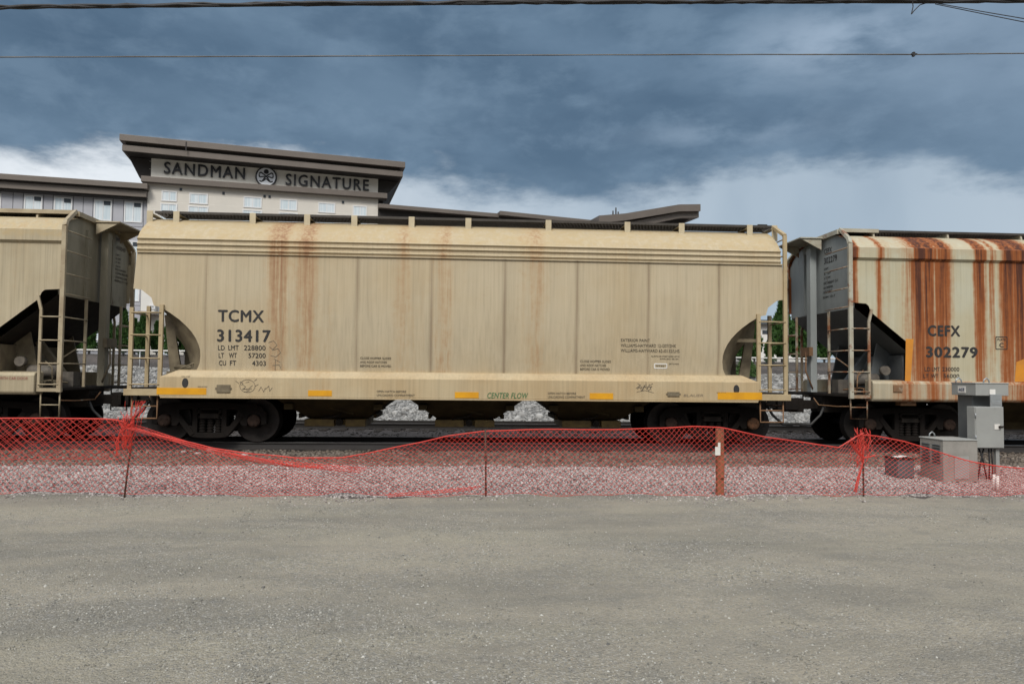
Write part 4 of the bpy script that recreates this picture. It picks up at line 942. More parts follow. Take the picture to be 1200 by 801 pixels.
# ends: decks, stub sills, gussets, corner ladders
for sx in (-1, 1):
    mb = MB()
    mb.bx(min(sx*5.3, sx*6.66), max(sx*5.3, sx*6.66), -1.56, 1.56, 1.10, 1.125)
    mb.bx(min(sx*4.4, sx*6.7), max(sx*4.4, sx*6.7), -.33, .33, .70, 1.095)
    mb.build('end_deck', M['black'], tcar)
    mb = MB()
    mb.bx(min(sx*6.025, sx*6.70), max(sx*6.025, sx*6.70), -1.62, -1.56, .97, 1.10); mb.bx(min(sx*6.025, sx*6.70), max(sx*6.025, sx*6.70), 1.56, 1.62, .97, 1.10)
    mb.bx(min(sx*6.66, sx*6.70), max(sx*6.66, sx*6.70), -1.56, 1.56, .99, 1.10)
    mb.build('corner_tray', M['tan_plain'], tcar, bevel=0.006)
    mb = MB()
    for yy in (-.75, .75):                    # gusset legs between slope sheet and deck
        mb.prism([(sx*6.28, 2.62), (sx*6.12, 2.62), (sx*5.85, 1.126), (sx*6.10, 1.126)], yy-.03, yy+.03)
    mb.bx(min(sx*5.72, sx*6.0), max(sx*5.72, sx*6.0), -.35, .35, 1.126, 2.40)
    if sx > 0: mb.bar((sx*5.62, -1.30, 2.22), (sx*6.2, -1.25, 2.22), .06, .07)
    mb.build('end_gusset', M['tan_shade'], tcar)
    xo, xi = sx*6.60, sx*6.03
    yl = -1.575
    topz = 4.42 if sx > 0 else 2.70
    posts = [[(xo, yl, 1.0), (xo, yl, topz)], [(xi, yl, 1.12), (xi, yl, 2.76)], [(sx*6.62, -.72, 1.12), (sx*6.62, -.72, 2.80)]]
    if sx > 0: posts[0] = [(xo, yl, 1.0), (xo, yl, 4.42)]; posts.append([(xo, yl, 4.42), (xo, -1.0, 4.70)])
    zr = [2.60, 2.16, 1.70, 1.19]
    rg = [((xo, yl-.03, z), (xi, yl-.03, z)) for z in zr] + [((sx*6.64, yl, z), (sx*6.64, -.72, z)) for z in zr[:3]]
    if sx > 0: rg += [((6.62, yl, z), (6.62, -.85, z)) for z in (3.1, 3.55, 4.0, 4.35)]
    ladder(tcar, posts, rg, M['tan_plain'], w=.075)
    mb = MB()
    mb.tube([(sx*6.58, -1.5, .97), (sx*6.58, -1.5, .52), (sx*6.09, -1.5, .52), (sx*6.09, -1.5, .97)], .018, 7); mb.tube([(sx*6.58, -1.5, .76), (sx*6.09, -1.5, .76)], .014, 7)
    mb.build('sill_step', M['rusty'], tcar)
    coupler(tcar, sx*6.62, sx)
mb = MB(); mb.tube([(-6.0, -.9, 1.55), (-5.3, -.9, 1.50)], [.05, .05], 8); mb.lathe([(-.08, .13), (.12, .13)], (-5.75, -1.05, 1.30), 'x', 14); mb.bx(-6.05, -5.92, -1.2, -1.0, 1.126, 1.45); mb.tube([(-5.9, -1.2, 1.45), (-5.5, -1.25, 1.62), (-5.35, -1.2, 1.5)], .015, 6)
mb.build('brake_rigging', M['tan_shade'], tcar)
b1 = make_bogie(tcar, -5.22); b2 = copy_tree(b1); b2.parent = tcar; b2.location = (5.22, 0, 0)
for o in b2.children:
    if o.name.startswith('bearing_cap') and o.data.vertices[0].co.x > 0 and o.data.vertices[0].co.y < 0:
        o.data = o.data.copy(); o.data.materials[0] = M['bearing_rust']
# markings
def side_text(parent, name, items, m, Y=15.4, x0=TC, off=0.004):
    yl = Y-16.95-off; tk = tuck if parent is tcar else (lambda z: 0.0)
    for body, px0, px1, py0, py1, *o in items:
        mb = MB(); kw = o[0] if o else {}
        a = PY(px0, py1, Y); b = PY(px1, py0, Y)
        za, zb_ = PY((px0+px1)/2, py1, Y)[2]-.25, PY((px0+px1)/2, py0, Y)[2]-.25
        text_into(mb, body, a[0]-x0, b[0]-x0, za, zb_, lambda u, w, e: (u, yl-e+tk(w), w), **kw)
        mb.build(name, m, parent, fix=False)
B = dict(bold=0.032)
side_text(tcar, 'car_number', [('TCMX', 255, 309.5, 363, 377.3, B), ('313417', 253.5, 317, 386, 400.5, B)], M['ink'])
side_text(tcar, 'weight_lettering', [('LD', 254.5, 262.5, 404.3, 410, dict(bold=.012)), ('LMT', 266.5, 279, 404.3, 410, dict(bold=.012)), ('228800', 285, 310.5, 404.4, 410.2, dict(bold=.012)),
    ('LT', 255, 261.5, 413.2, 419, dict(bold=.012)), ('WT', 267, 276.5, 413.2, 419, dict(bold=.012)), ('57200', 290, 310.5, 413.4, 419.2, dict(bold=.012)),
    ('CU', 255, 263.5, 422.2, 428, dict(bold=.012)), ('FT', 268, 275.5, 422.2, 428, dict(bold=.012)), ('4303', 294, 310.5, 422.5, 428.3, dict(bold=.012))], M['ink'])
S = dict(bold=.008)
side_text(tcar, 'notice_lettering', [('CLOSE HOPPER SLIDES', 421.5, 458, 418.2, 420.8, S), ('AND ROOF HATCHES', 421.5, 453, 422.8, 425.4, S), ('BEFORE CAR IS MOVED', 421.5, 458, 427.3, 430, S),
    ('CLOSE HOPPER SLIDES', 680.5, 716.5, 421.8, 424.6, S), ('AND ROOF HATCHES', 680.5, 711, 426.4, 429.2, S), ('BEFORE CAR IS MOVED', 680.5, 715.5, 431, 433.8, S),
    ('EXTERIOR PAINT', 728, 762, 396.8, 400.2, S), ('WILLIAMS-HAYWARD 12-I207/2HK', 728, 793, 402.8, 406.6, S), ('WILLIAMS-HAYWARD 62-I0132/LHS', 728, 797, 408.8, 412.6, S),
    ('SURFACE PREP SSPC-SP10', 764, 797, 416.6, 418, S), ('APPLIED 05-04', 774, 796, 419.6, 421, S), ('DFT 8 MIN', 785, 796.5, 425.4, 427, S)], M['ink_soft'])
side_text(sill, 'sill_lettering', [('OPEN HATCH BEFORE', 441.5, 476, 457.2, 459.8, S), ('UNLOADING COMPARTMENT', 441.5, 486, 461.6, 464.3, S), ('OPEN HATCH BEFORE', 642, 675, 459.4, 462, S), ('UNLOADING COMPARTMENT', 642, 685.5, 463.6, 466.4, S),
    ('END OF CAR', 232, 243, 452.2, 453.4, S), ('NO STEP', 213, 223, 440.2, 441.4, S), ('END OF CAR', 840, 851, 459.2, 460.4, S)], M['ink_soft'], Y=15.33)
side_text(sill, 'green_lettering', [('CENTER FLOW', 571, 619, 459.9, 466.6, dict(bold=.02, shear=.22))], M['ink_green'], Y=15.33)
def scribble(parent, name, lines, Y, x0, m, w=0.009, off=.004):
    mb = MB(); yl = Y-16.95-off
    for pts in lines:
        P = [(PY(px, py, Y)[0]-x0, yl+(tuck(PY(px, py, Y)[2]-.25) if parent is tcar else 0.0), PY(px, py, Y)[2]-.25) for px, py in pts]
        for a, b in zip(P, P[1:]): mb.bar(a, b, w, .003, up=(0, 1, 0))
    return mb.build(name, m, parent, fix=False)
circ = [(290+9*math.cos(t*.35), 452+7.5*math.sin(t*.35)) for t in range(19)]
scribble(sill, 'chalk_graffiti', [circ, [(284, 450), (288, 453), (284, 456), (292, 455), (296, 451)], [(292, 458), (286, 459)], [(299, 452), (303, 450)], [(276, 446), (280, 449)], [(298, 446), (301, 444)],
    [(281, 447), (285, 449), (283, 451)], [(288, 448), (292, 447)], [(286, 455), (290, 457), (295, 455)], [(303, 458), (306, 453), (309, 459), (311, 454)], [(311, 456), (315, 452), (316, 458), (319, 454)],
    [(745, 455), (749, 452), (752, 458), (757, 450), (760, 458), (764, 452)], [(747, 456), (750, 450), (753, 457), (755, 451), (758, 456), (761, 450), (763, 457)], [(746, 454), (764, 453)], [(746, 459), (756, 457), (766, 460)], [(750, 451), (747, 449)], [(757, 450), (757, 447)], [(762, 451), (765, 449)]], 15.33, TC, M['pencil'])
side_text(sill, 'marker_lettering', [('BLAUER', 801, 824, 461.6, 464.6, dict(shear=.2))], M['pencil'], Y=15.33)
scribble(tcar, 'marker_graffiti', [[(314, 401), (320, 399), (324, 404), (319, 409), (315, 406)], [(318, 410), (325, 408), (328, 413), (322, 418), (316, 416)], [(320, 420), (327, 424)], [(318, 428), (326, 427), (328, 432)], [(322, 421), (321, 434)]], 15.4, TC, M['pencil'], w=0.009)
scribble(tcar, 'stencil_frame', [[(768, 426), (782.5, 426.2), (782.5, 431.2), (768, 431), (768, 426)]], 15.4, TC, M['white'], w=0.02)
side_text(tcar, 'stencil_lettering', [('DATE BUILT', 770, 781, 427.6, 429.5, S)], M['ink_soft'])

# ------------------------------------------------------------------ hopper cars at the two frame edges
def edge_car(xe, sg, mats, label, name_lines, tallstep):
    """xe: x of the visible end; the car runs away from it in direction sg. local origin: middle of the car"""
    LEN = 13.6; xc = xe+sg*LEN/2
    car = thing('hopper_car', label, 'hopper car', (xc, 16.95, .25), 0, 'hopper cars of the freight train')
    def X(u): return sg*(u-LEN/2)             # u: distance from the visible end
    HB = [(0.0, 3.93), (.03, 3.04), (.33, 3.02), (.39, 2.97), (.44, 2.84), (1.24, 2.20), (1.20, 1.40)]
    full = [(X(u), z) for u, z in HB] + [(X(LEN-u), z) for u, z in HB[::-1]]
    RF = [(-1.55, 3.93), (-1.61, 3.985), (-1.61, 4.20), (-1.555, 4.235), (-1.44, 4.35), (-1.25, 4.46), (-1.0, 4.55), (-.7, 4.61), (-.4, 4.64), (0, 4.65)]
    RF = RF + [(-y, z) for y, z in RF[::-1][1:]]
    mb = MB()
    for s in (-1, 1):
        mb.add([(x, s*1.55, z) for x, z in full], [list(range(len(full)))]); mb.add([(x, s*1.542, z) for x, z in full], [list(range(len(full)))])
    nR = len(RF)
    mb.add([(x, y, z) for x in (X(.02), X(LEN-.02)) for y, z in RF], [(i, i+1, nR+i+1, nR+i) for i in range(nR-1)])
    hull = mb.build('hull', mats['side'], car, fix=False)
    for e in (0, 1):
        U = (lambda u: X(u)) if e == 0 else (lambda u: X(LEN-u))
        mb = MB()
        mb.add([(U(.09), y*.985, z) for y, z in RF] + [(U(.09), 1.53, 2.93), (U(.09), -1.53, 2.93)], [list(range(nR+2))])
        for y in mats['ribs']: mb.bx(min(U(.03), U(.09)), max(U(.03), U(.09)), y-.015, y+.015, 2.95, 4.40)
        es = mb.build('end_sheet', mats['end'], car, fix=False)
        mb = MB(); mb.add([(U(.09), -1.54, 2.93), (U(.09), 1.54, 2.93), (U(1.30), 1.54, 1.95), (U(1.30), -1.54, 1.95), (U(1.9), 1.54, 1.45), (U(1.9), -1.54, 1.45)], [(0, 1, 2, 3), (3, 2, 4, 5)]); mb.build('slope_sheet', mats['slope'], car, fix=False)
        mb = MB(); mb.bx(min(U(-.13), U(.02)), max(U(-.13), U(.02)), .02, .22, 1.12, 4.45); mb.build('end_channel', mats['end'], es, bevel=.01)
        mb = MB()                              # bulkhead legs and cross web below the slope sheet
        for y in (-.85, .85): mb.prism([(U(.95), 2.22), (U(1.5), 1.78), (U(1.5), 1.14), (U(.7), 1.14)], y-.02, y+.02)
        mb.bx(min(U(1.2), U(1.24)), max(U(1.2), U(1.24)), -1.4, 1.4, 1.14, 1.95)
        mb.bar((U(.35), -.35, 1.15), (U(1.05), -.35, 2.05), .12, .12)
        mb.build('bulkhead', mats['web'], car, fix=False)
        mb = MB(); mb.bx(min(U(-.06), U(1.9)), max(U(-.06), U(1.9)), -1.52, 1.52, 1.06, 1.11); mb.bx(min(U(0), U(2.4)), max(U(0), U(2.4)), -.33, .33, .68, 1.055); mb.build('end_deck', M['black'], car)
        # air brake gear standing on the deck
        mb = MB(); mb.lathe([(-.30, .03), (-.26, .13), (.26, .13), (.30, .03)], (U(.62), -.95, 1.42), 'x', 18); mb.lathe([(-.06, .10), (.06, .10)], (U(.98), -1.1, 1.62), 'y', 14)
        mb.bx(min(U(.2), U(.42)), max(U(.2), U(.42)), -.6, -.3, 1.12, 1.42); mb.bx(min(U(.75), U(.9)), max(U(.75), U(.9)), -1.30, -1.12, 1.12, 1.34)
        mb.build('air_reservoir', M['pipe'], car)
        mb = MB()
        mb.tube([(U(.1), -1.0, 1.2), (U(.4), -1.1, 1.24), (U(.9), -1.05, 1.18), (U(1.2), -1.2, 1.3)], .018, 6); mb.tube([(U(.3), -1.2, 1.13), (U(.32), -1.2, 1.5), (U(.5), -1.1, 1.62)], .015, 6)
        mb.tube([(U(.15), -.6, 1.9), (U(.6), -.7, 1.55), (U(1.1), -.8, 1.7)], .016, 6)
        for k in range(4): mb.lathe([(0, .03), (.10+.02*k, .022)], (U(.25+.2*k), -1.22, 1.11), 'z', 8)
        mb.build('brake_pipe', mats['pipe'], car)
        # hand brake housing on the middle of the end
        mb = MB(); mb.bx(min(U(-.22), U(-.135)), max(U(-.22), U(-.135)), -.10, .40, 1.95, 2.15); mb.tube([(U(-.2), .1, 2.1), (U(-.24), .05, 1.6), (U(-.1), 0, 1.2)], .018, 6)
        mb.build('brake_rod', mats['pipe'], car)
        # posts and ladders at both corners
        for s in (-1, 1):
            y = s*1.575
            mb = MB(); pl = [(U(.10), s*.95, 4.70), (U(.02), s*1.46, 4.40), (U(-.02), y, 4.28), (U(-.02), y, 1.02)]
            for a, b in zip(pl, pl[1:]): mb.bar(a, b, .085, .07, up=(0, 1, 0))
            mb.build('corner_post', mats['trim'], car, bevel=.006)
            yi = -.62 if s < 0 else 1.0
            zr = [2.49, 2.03, 1.58, 1.17]
            posts = [[(U(.37), y, 1.10), (U(.37), y, 2.62), (U(.44), y, 2.90)], [(U(-.02), yi, 1.11), (U(-.02), yi, 2.92)]]
            rg = [((U(-.02), y-.03*s*-1, z), (U(.37), y-.03*s*-1, z)) for z in zr] + [((U(-.05), y, z), (U(-.05), yi, z)) for z in zr[:3]]
            if s < 0: rg += [((U(-.05), y, z), (U(-.05), yi+.08, z)) for z in (2.95, 3.35, 3.80, 4.20)]
            ladder(car, posts, rg, mats['trim2'], w=.05)
            mb = MB(); mb.tube([(U(.0), s*1.5, 1.1), (U(.0), s*1.5, tallstep), (U(.36), s*1.5, tallstep), (U(.36), s*1.5, 1.1)], .017, 7); mb.tube([(U(.0), s*1.5, tallstep+.24), (U(.36), s*1.5, tallstep+.24)], .013, 6)
            mb.bx(min(U(-.06), U(.40)), max(U(-.06), U(.40)), s*1.56-.03, s*1.56+.03, 1.03, 1.10)
            mb.build('sill_step', mats['trim2'], car)
        # roof end: transverse board and projecting platform with side brackets
        mb = MB(); mb.bx(min(U(.02), U(.10)), max(U(.02), U(.10)), -.95, .95, 4.60, 4.70); mb.bx(min(U(-.50), U(.015)), max(U(-.50), U(.015)), -.30, .95, 4.615, 4.64)
        for y in (-.25, .90): mb.prism([(U(.0), 4.61), (U(-.48), 4.61), (U(0), 4.36)], y-.02, y+.02)
        mb.build('roof_platform', mats['trim'], car, fix=True)
        coupler(car, U(.0), -sg if e == 0 else sg)
    for s in (-1, 1):
        rb = grating(car, min(X(.12), X(LEN-.12)), max(X(.12), X(LEN-.12)), min(s*.95, s*.40), max(s*.95, s*.40), 4.70, mats['board'])
        mb = MB(); mb.bx(min(X(.08), X(mats['plate'])), max(X(.08), X(mats['plate'])), min(s*.965, s*.40), max(s*.965, s*.40), 4.704, 4.72); mb.bx(min(X(.08), X(mats['plate'])), max(X(.08), X(mats['plate'])), min(s*.985, s*.967), max(s*.985, s*.967), 4.64, 4.72); mb.build('board_plate', mats['trim'], rb)
        for k in range(8):
            u = .85+k*1.7; mb = MB(); mb.prism([(s*.94, 4.66), (s*1.0, 4.42), (s*.45, 4.50), (s*.42, 4.66)], X(u)-.02, X(u)+.02, 'x'); mb.build('board_bracket', mats['trim'], car)
        mb = MB()
        mb.prism([(s*1.30, .97), (s*1.60, .97), (s*1.645, 1.02), (s*1.645, 1.34), (s*1.60, 1.40), (s*1.30, 1.42)], min(X(.42), X(LEN-.42)), max(X(.42), X(LEN-.42)), 'x')
        sl_ = mb.build('side_sill', mats['sill'], car, bevel=.02)
    mb = MB(); mb.bx(min(X(1.3), X(LEN-1.3)), max(X(1.3), X(LEN-1.3)), -1.4, 1.4, 1.12, 1.18); mb.build('floor_pan', M['black'], car)
    for k in (-1, 0, 1):
        c = 2.6*k; mb = MB()
        vs = [(c+sx*a, sy*b, z) for z, a, b in ((1.1, 1.2, 1.3), (.50, .6, .6), (.34, .6, .6)) for sx, sy in ((-1, -1), (1, -1), (1, 1), (-1, 1))]
        mb.add(vs, [(r*4+i, r*4+(i+1) % 4, (r+1)*4+(i+1) % 4, (r+1)*4+i) for r in range(2) for i in range(4)] + [(8, 9, 10, 11)]); mb.build('chute', M['chute'], car)
    for k in range(7):
        mb = MB(); u = 1.6+k*1.75; mb.lathe([(0, .34), (.10, .34), (.15, .25), (.16, .02)], (X(u), 0, 4.60), 'z', 20); mb.build('hatch_cover', mats['trim'], car)
    return car, hull, X, xc
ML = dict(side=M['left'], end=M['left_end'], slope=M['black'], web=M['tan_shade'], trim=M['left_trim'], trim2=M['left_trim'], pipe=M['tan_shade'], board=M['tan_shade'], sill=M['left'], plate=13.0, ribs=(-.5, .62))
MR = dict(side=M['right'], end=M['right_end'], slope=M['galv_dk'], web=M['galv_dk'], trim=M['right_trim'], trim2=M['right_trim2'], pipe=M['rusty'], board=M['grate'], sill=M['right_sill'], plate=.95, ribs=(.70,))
lcar, lhull, XL, lxc = edge_car(-7.83, -1, ML, 'beige covered hopper car with grimy end at the left edge', None, .53)
rcar, rhull, XR, rxc = edge_car(8.15, 1, MR, 'cream covered hopper car heavily streaked with orange rust at the right edge', None, .60)
for c_, X_ in ((lcar, XL), (rcar, XR)):
    for u in (1.55, 12.05):
        bb = copy_tree(b1); bb.parent = c_; bb.location = (X_(u), 0, 0)
side_text(lcar, 'red_lettering', [('CLOSE WITH CAR DOOR', -16, 33, 441.2, 444.6, dict(bold=.01))], M['ink_red'], Y=15.305, x0=lxc)
side_text(rcar, 'car_number', [('CEFX', 1087, 1125, 381, 394, dict(bold=.045)), ('302279', 1085, 1145.5, 406, 419, dict(bold=.045))], M['ink'], x0=rxc)
side_text(rcar, 'weight_lettering', [('LD', 1083.5, 1090, 430, 434.8, S), ('LMT', 1092, 1101, 430, 434.8, S), ('230000', 1104, 1124, 430, 434.8, S), ('LT', 1082, 1088, 438, 442.6, S), ('WT', 1091, 1099.5, 438, 442.6, S), ('56000', 1105.5, 1124, 438, 442.6, S),
    ('PLATE', 1168.8, 1178.2, 396.4, 399, S), ('C', 1171, 1176, 401.5, 406.8, dict(bold=.02))], M['ink'], x0=rxc)
scribble(rcar, 'plate_frame', [[(1167, 394.5), (1180, 394.7), (1180, 409), (1167, 408.8), (1167, 394.5)]], 15.4, rxc, M['ink'], w=.016)
for pts in ([(1061.5, 397), (1070.5, 397), (1067, 447), (1060.5, 447)], [(1191, 424), (1201, 420), (1201, 447), (1189, 447)]):
    P = [(PY(x, y, 15.4)[0]-rxc, -1.5535, PY(x, y, 15.4)[2]-.25) for x, y in pts]
    mb = MB(); mb.add(P+[(p[0], -1.5505, p[2]) for p in P], [(0, 1, 2, 3), (4, 5, 6, 7), (0, 1, 5, 4), (1, 2, 6, 5), (2, 3, 7, 6), (3, 0, 4, 7)]); mb.build('orange_stripe', M['orange'], rcar)
# lettering on the end sheets (plane x = const)
def end_text(car, xw, xc, facing, items, m):
    """xw: world x of the end sheet; items (body, px0, px1, py0, py1) read along the face"""
    def yz(px, py):
        d = ray(px, py); t = xw/d[0]; p = CAM+d*t; return p[1]-16.95, p[2]-.25
    for body, px0, px1, py0, py1, *o in items:
        kw = o[0] if o else dict(bold=.012); mb = MB()
        y0, y1 = yz(px0, py0)[0], yz(px1, py0)[0]
        pm = (px0+px1)/2; z0, z1 = yz(pm, py1)[1], yz(pm, py0)[1]
        text_into(mb, body, y0, y1, z0, z1, lambda u, w, e: (xw-xc+facing*(.004+e), u, w), **kw)
        mb.build('end_lettering', m, car, fix=False)
end_text(lcar, -7.83-.09, lxc, 1, [('WFRX', 136, 144.5, 279.5, 284.5), ('410040', 136, 147, 289, 294), ('CAPY', 135.5, 140, 297.5, 300), ('LD LMT', 135.5, 141.5, 302, 304.5), ('LT WT', 135.5, 141, 306.5, 308.8), ('CU FT', 135.3, 141, 311, 313.2), ('NO GRAIN', 135, 147, 315.5, 318), ('CLEAN BEFORE', 134.8, 150, 320, 322.6), ('LOADING CAR', 134.6, 149, 324.6, 327), ('INSPECT 5 YR', 134.2, 149.5, 329, 331.6)], M['ink_soft'])
end_text(rcar, 8.15+.09, rxc, -1, [('CEFX', 966, 975, 290.5, 296.8, dict(bold=.02)), ('302279', 966, 981, 300, 307.4, dict(bold=.02)), ('CAPY', 966, 971, 313.6, 316), ('L D', 966, 973.5, 318.5, 321), ('LT W', 966, 973.5, 324, 326.4), ('EXT HEIGHT 15-1', 965.5, 982, 328.6, 331.6), ('EX WIDTH', 965.5, 976, 335, 337.6), ('LENGTH', 965, 975, 340, 342.8), ('DIM 10-7', 965, 979, 346, 348.6)], M['ink'])
# small rusty box below the right sill
a = PY(1063, 470, 15.5); mb = MB(); mb.bx(a[0]-rxc-.17, a[0]-rxc+.17, -1.50, -1.3, a[2]-.25-.09, a[2]-.25+.09); mb.bx(a[0]-rxc-.07, a[0]-rxc+.06, -1.515, -1.501, a[2]-.25-.03, a[2]-.25+.03); mb.build('defect_card_box', M['rusty'], rcar, bevel=.008)
a = PY(1052, 455, 15.3); mb = MB(); mb.bx(a[0]-rxc-.10, a[0]-rxc+.10, -1.668, -1.648, a[2]-.25-.075, a[2]-.25+.075); mb.build('routing_board', M['rusty'], rcar, bevel=.006)

# ------------------------------------------------------------------ utility cabinets at the right
def cab(px0, px1, py_t, py_b, Y, d):           # front face in world coordinates
    a = PY(px0, py_b, Y); b = PY(px1, py_t, Y); return a[0], b[0], Y, Y+d, a[2], b[2]
K = thing('control_cabinet', 'tall grey control cabinet with wide hood and boxed lock panel', 'utility cabinet', (PY(1150, 540, 12.0)[0], 12.0, 0.08))
kx, ky, kz = K.location
def kb(mb, c): mb.bx(c[0]-kx, c[1]-kx, c[2]-ky, c[3]-ky, c[4]-kz, c[5]-kz)
Yk = 11.95
mb = MB(); hx0, hx1 = PY(1143.5, 455, Yk)[0], PY(1182, 455, Yk)[0]; hz0, hz1 = PY(1160, 463.5, Yk)[2], PY(1160, 449.5, Yk)[2]
mb.bx(hx0-kx, hx1-kx, Yk-ky, Yk-ky+.62, hz0-kz, hz1-kz); mb.bx(hx0-kx-.01, hx1-kx+.01, Yk-ky-.01, Yk-ky+.63, hz1-kz-.001, hz1-kz+.018)
hood = mb.build('hood', M['galv'], K, bevel=.008)
mb = MB()
for xx, yy in ((hx0-kx+.05, Yk-ky+.5), (hx0-kx+.27, Yk-ky+.12)):
    mb.tube([(xx-.05, yy, hz1-kz+.01), (xx-.045, yy, hz1-kz+.06), (xx, yy, hz1-kz+.095), (xx+.045, yy, hz1-kz+.06), (xx+.05, yy, hz1-kz+.01)], .012, 7)
mb.build('lifting_eye', M['galv_lt'], hood)
mb = MB(); cx0 = PY(1140, 490, Yk+.2)[0]; mb.bx(cx0-kx, cx0-kx+.34, Yk-ky+.20, Yk-ky+.58, PY(1140, 516, Yk)[2]-kz-.15, hz0-kz-.001); mb.build('column', M['galv_dk'], K, bevel=.008)  # side lies in shade, and that shade is put into the dark grey
bc = cab(1143, 1176, 476.5, 525, Yk-.05, .2)
mb = MB(); kb(mb, bc); mbx = mb.build('meter_box', M['galv'], K, bevel=.008)
mb = MB(); mb.bx(bc[0]-kx+.012, bc[1]-kx-.012, bc[2]-ky-.012, bc[2]-ky-.001, bc[4]-kz+.012, bc[5]-kz-.012); dr = mb.build('door', M['galv'], mbx, bevel=.003)
mb = MB()
for zz in (.14, .5): mb.tube([(bc[0]-kx+.004, bc[2]-ky-.012, zz*0+bc[4]-kz+zz), (bc[0]-kx+.004, bc[2]-ky-.012, bc[4]-kz+zz+.07)], .010, 8)
mb.build('hinge', M['galv_lt'], mbx)
la = PY(1169, 500, Yk-.07); mb = MB(); mb.bx(la[0]-kx-.05, la[0]-kx+.045, bc[2]-ky-.02, bc[2]-ky-.013, la[2]-kz-.04, la[2]-kz+.045); lk = mb.build('lock_plate', M['white'], dr)
mb = MB(); mb.lathe([(-.035, .022), (-.008, .022)], (la[0]-kx+.035, bc[2]-ky-.012, la[2]-kz), 'y', 12); mb.tube([(la[0]-kx+.06, bc[2]-ky-.02, la[2]-kz), (la[0]-kx+.10, bc[2]-ky-.03, la[2]-kz+.01)], .012, 6); mb.build('lock_handle', M['black'], mbx)
pc = cab(1161, 1174, 462, 478, Yk-.04, .02); mb = MB(); kb(mb, pc); mb.bx(pc[0]-kx+.02, pc[1]-kx-.03, pc[2]-ky-.006, pc[2]-ky-.001, pc[4]-kz+.06, pc[4]-kz+.12); mb.build('meter_plate', M['galv_lt'], K, bevel=.004)
lb = cab(1160, 1166.5, 456, 462, Yk-.012, .008); mb = MB(); kb(mb, lb); mb.build('label_sticker', M['white'], hood)
# logo sticker on the hood's left cheek
def onleft(px, py):
    d = ray(px, py); t = hx0/d[0]; p = CAM+d*t; return p[1]-ky, p[2]-kz
y0, z1 = onleft(1122.8, 452); y1, z0 = onleft(1131.8, 460.2)
mb = MB(); mb.bx(hx0-kx-.008, hx0-kx-.001, min(y0, y1), max(y0, y1), min(z0, z1), max(z0, z1)); mb.build('logo_sticker', M['white'], hood)
mb = MB(); xw = hx0-kx-.011; ya, yb_ = max(y0, y1), min(y0, y1)
def lf(u, w, e): return (xw-e, ya+(yb_-ya)*u, min(z0, z1)+abs(z1-z0)*w)
text_into(mb, 'ACE', .12, .9, .28, .72, lf, bold=.05, shear=.25); mb.build('logo_print', M['bluelogo'], hood, fix=False)
mb = MB()
mb.bx(bc[1]-kx-.10, bc[1]-kx-.04, bc[2]-ky+.06, bc[2]-ky+.12, -.08, bc[4]-kz-.002); mb.build('support_post', M['galv'], K)
mb = MB()
for k, (xa, xb) in enumerate(((.12, .26), (.22, .10), (.30, .30), (.34, .36))):
    mb.tube([(bc[0]-kx+xa, bc[2]-ky+.1, bc[4]-kz+.02), (bc[0]-kx+(xa+xb)/2, bc[2]-ky+.09, (bc[4]-kz)*.6), (bc[0]-kx+xb, bc[2]-ky+.1, -.03)], .012, 6)
mb.build('cable', M['cable'], K)
Yg = 11.75
gx0, gx1 = PY(1105.5, 540, Yg)[0], PY(1146, 540, Yg)[0]; gz1 = PY(1108, 516, Yg)[2]
G = thing('equipment_cabinet', 'low weathered grey cabinet with louvred side behind the net', 'utility cabinet', (gx0, Yg, .05))
mb = MB(); mb.bx(0, gx1-gx0, 0, .62, 0, gz1-.05); gb = mb.build('body', M['vault'], G, bevel=.01)
mb = MB(); mb.bx(-.012, gx1-gx0+.012, -.012, .632, gz1-.05+.001, gz1-.05+.02); mb.build('lid', M['galv'], G, bevel=.006)
for q in (0, 1):
    mb = MB()
    for k in range(7):
        z = gz1-.05-.09-.045*k; mb.bar((-.008, .07+q*.28, z), (-.008, .27+q*.28, z), .03, .012, up=(1, 0, .6))
    mb.build('louvre', M['galv_dk'], gb)
mb = MB(); mb.tube([(.12, .55, gz1-.03), (.13, .55, gz1+.02), (.17, .55, gz1+.05), (.21, .55, gz1+.02), (.22, .55, gz1-.03)], .012, 7); mb.build('lifting_eye', M['galv_lt'], G)
mb = MB(); mb.bx(.18, .42, -.012, -.002, .05, gz1-.3); mb.build('door_panel', M['galv'], gb)
q = PY(1062, 562, 12.1)
J = thing('junction_box', 'dark squat junction box with a white paper on top behind the net', 'junction box', (q[0], 12.1, .07))
mb = MB(); zt_ = PY(1062, 538, 12.1)[2]-.07; mb.bx(-.14, .14, 0, .4, 0, zt_); mb.build('body', M['galv_dk'], J, bevel=.01)
mb = MB(); mb.bx(-.16, .16, -.02, .42, zt_+.001, zt_+.022); mb.build('lid', M['black'], J, bevel=.005)
mb = MB(); mb.prism([(-.15, zt_+.03), (.02, zt_+.05), (.10, zt_+.028), (.10, zt_+.032), (.02, zt_+.054), (-.15, zt_+.034)], -.015, .16); mb.build('paper', M['white'], J)
for i, (px, py0, py1) in enumerate(((1165, 556, 573), (1169, 558, 574))):
    a = PZ(px, py1, .04); mb = MB(); mb.tube([(0, 0, -.05), (.004, 0, (py1-py0)/76)], .022, 10); o = mb.build('conduit_stub', M['white']); o.location = a
    tag(o, ['left one of the two short white conduit stubs below the lock panel cabinet', 'right one of the two short white conduit stubs below the lock panel cabinet'][i], 'pipe', 'white conduit stubs')

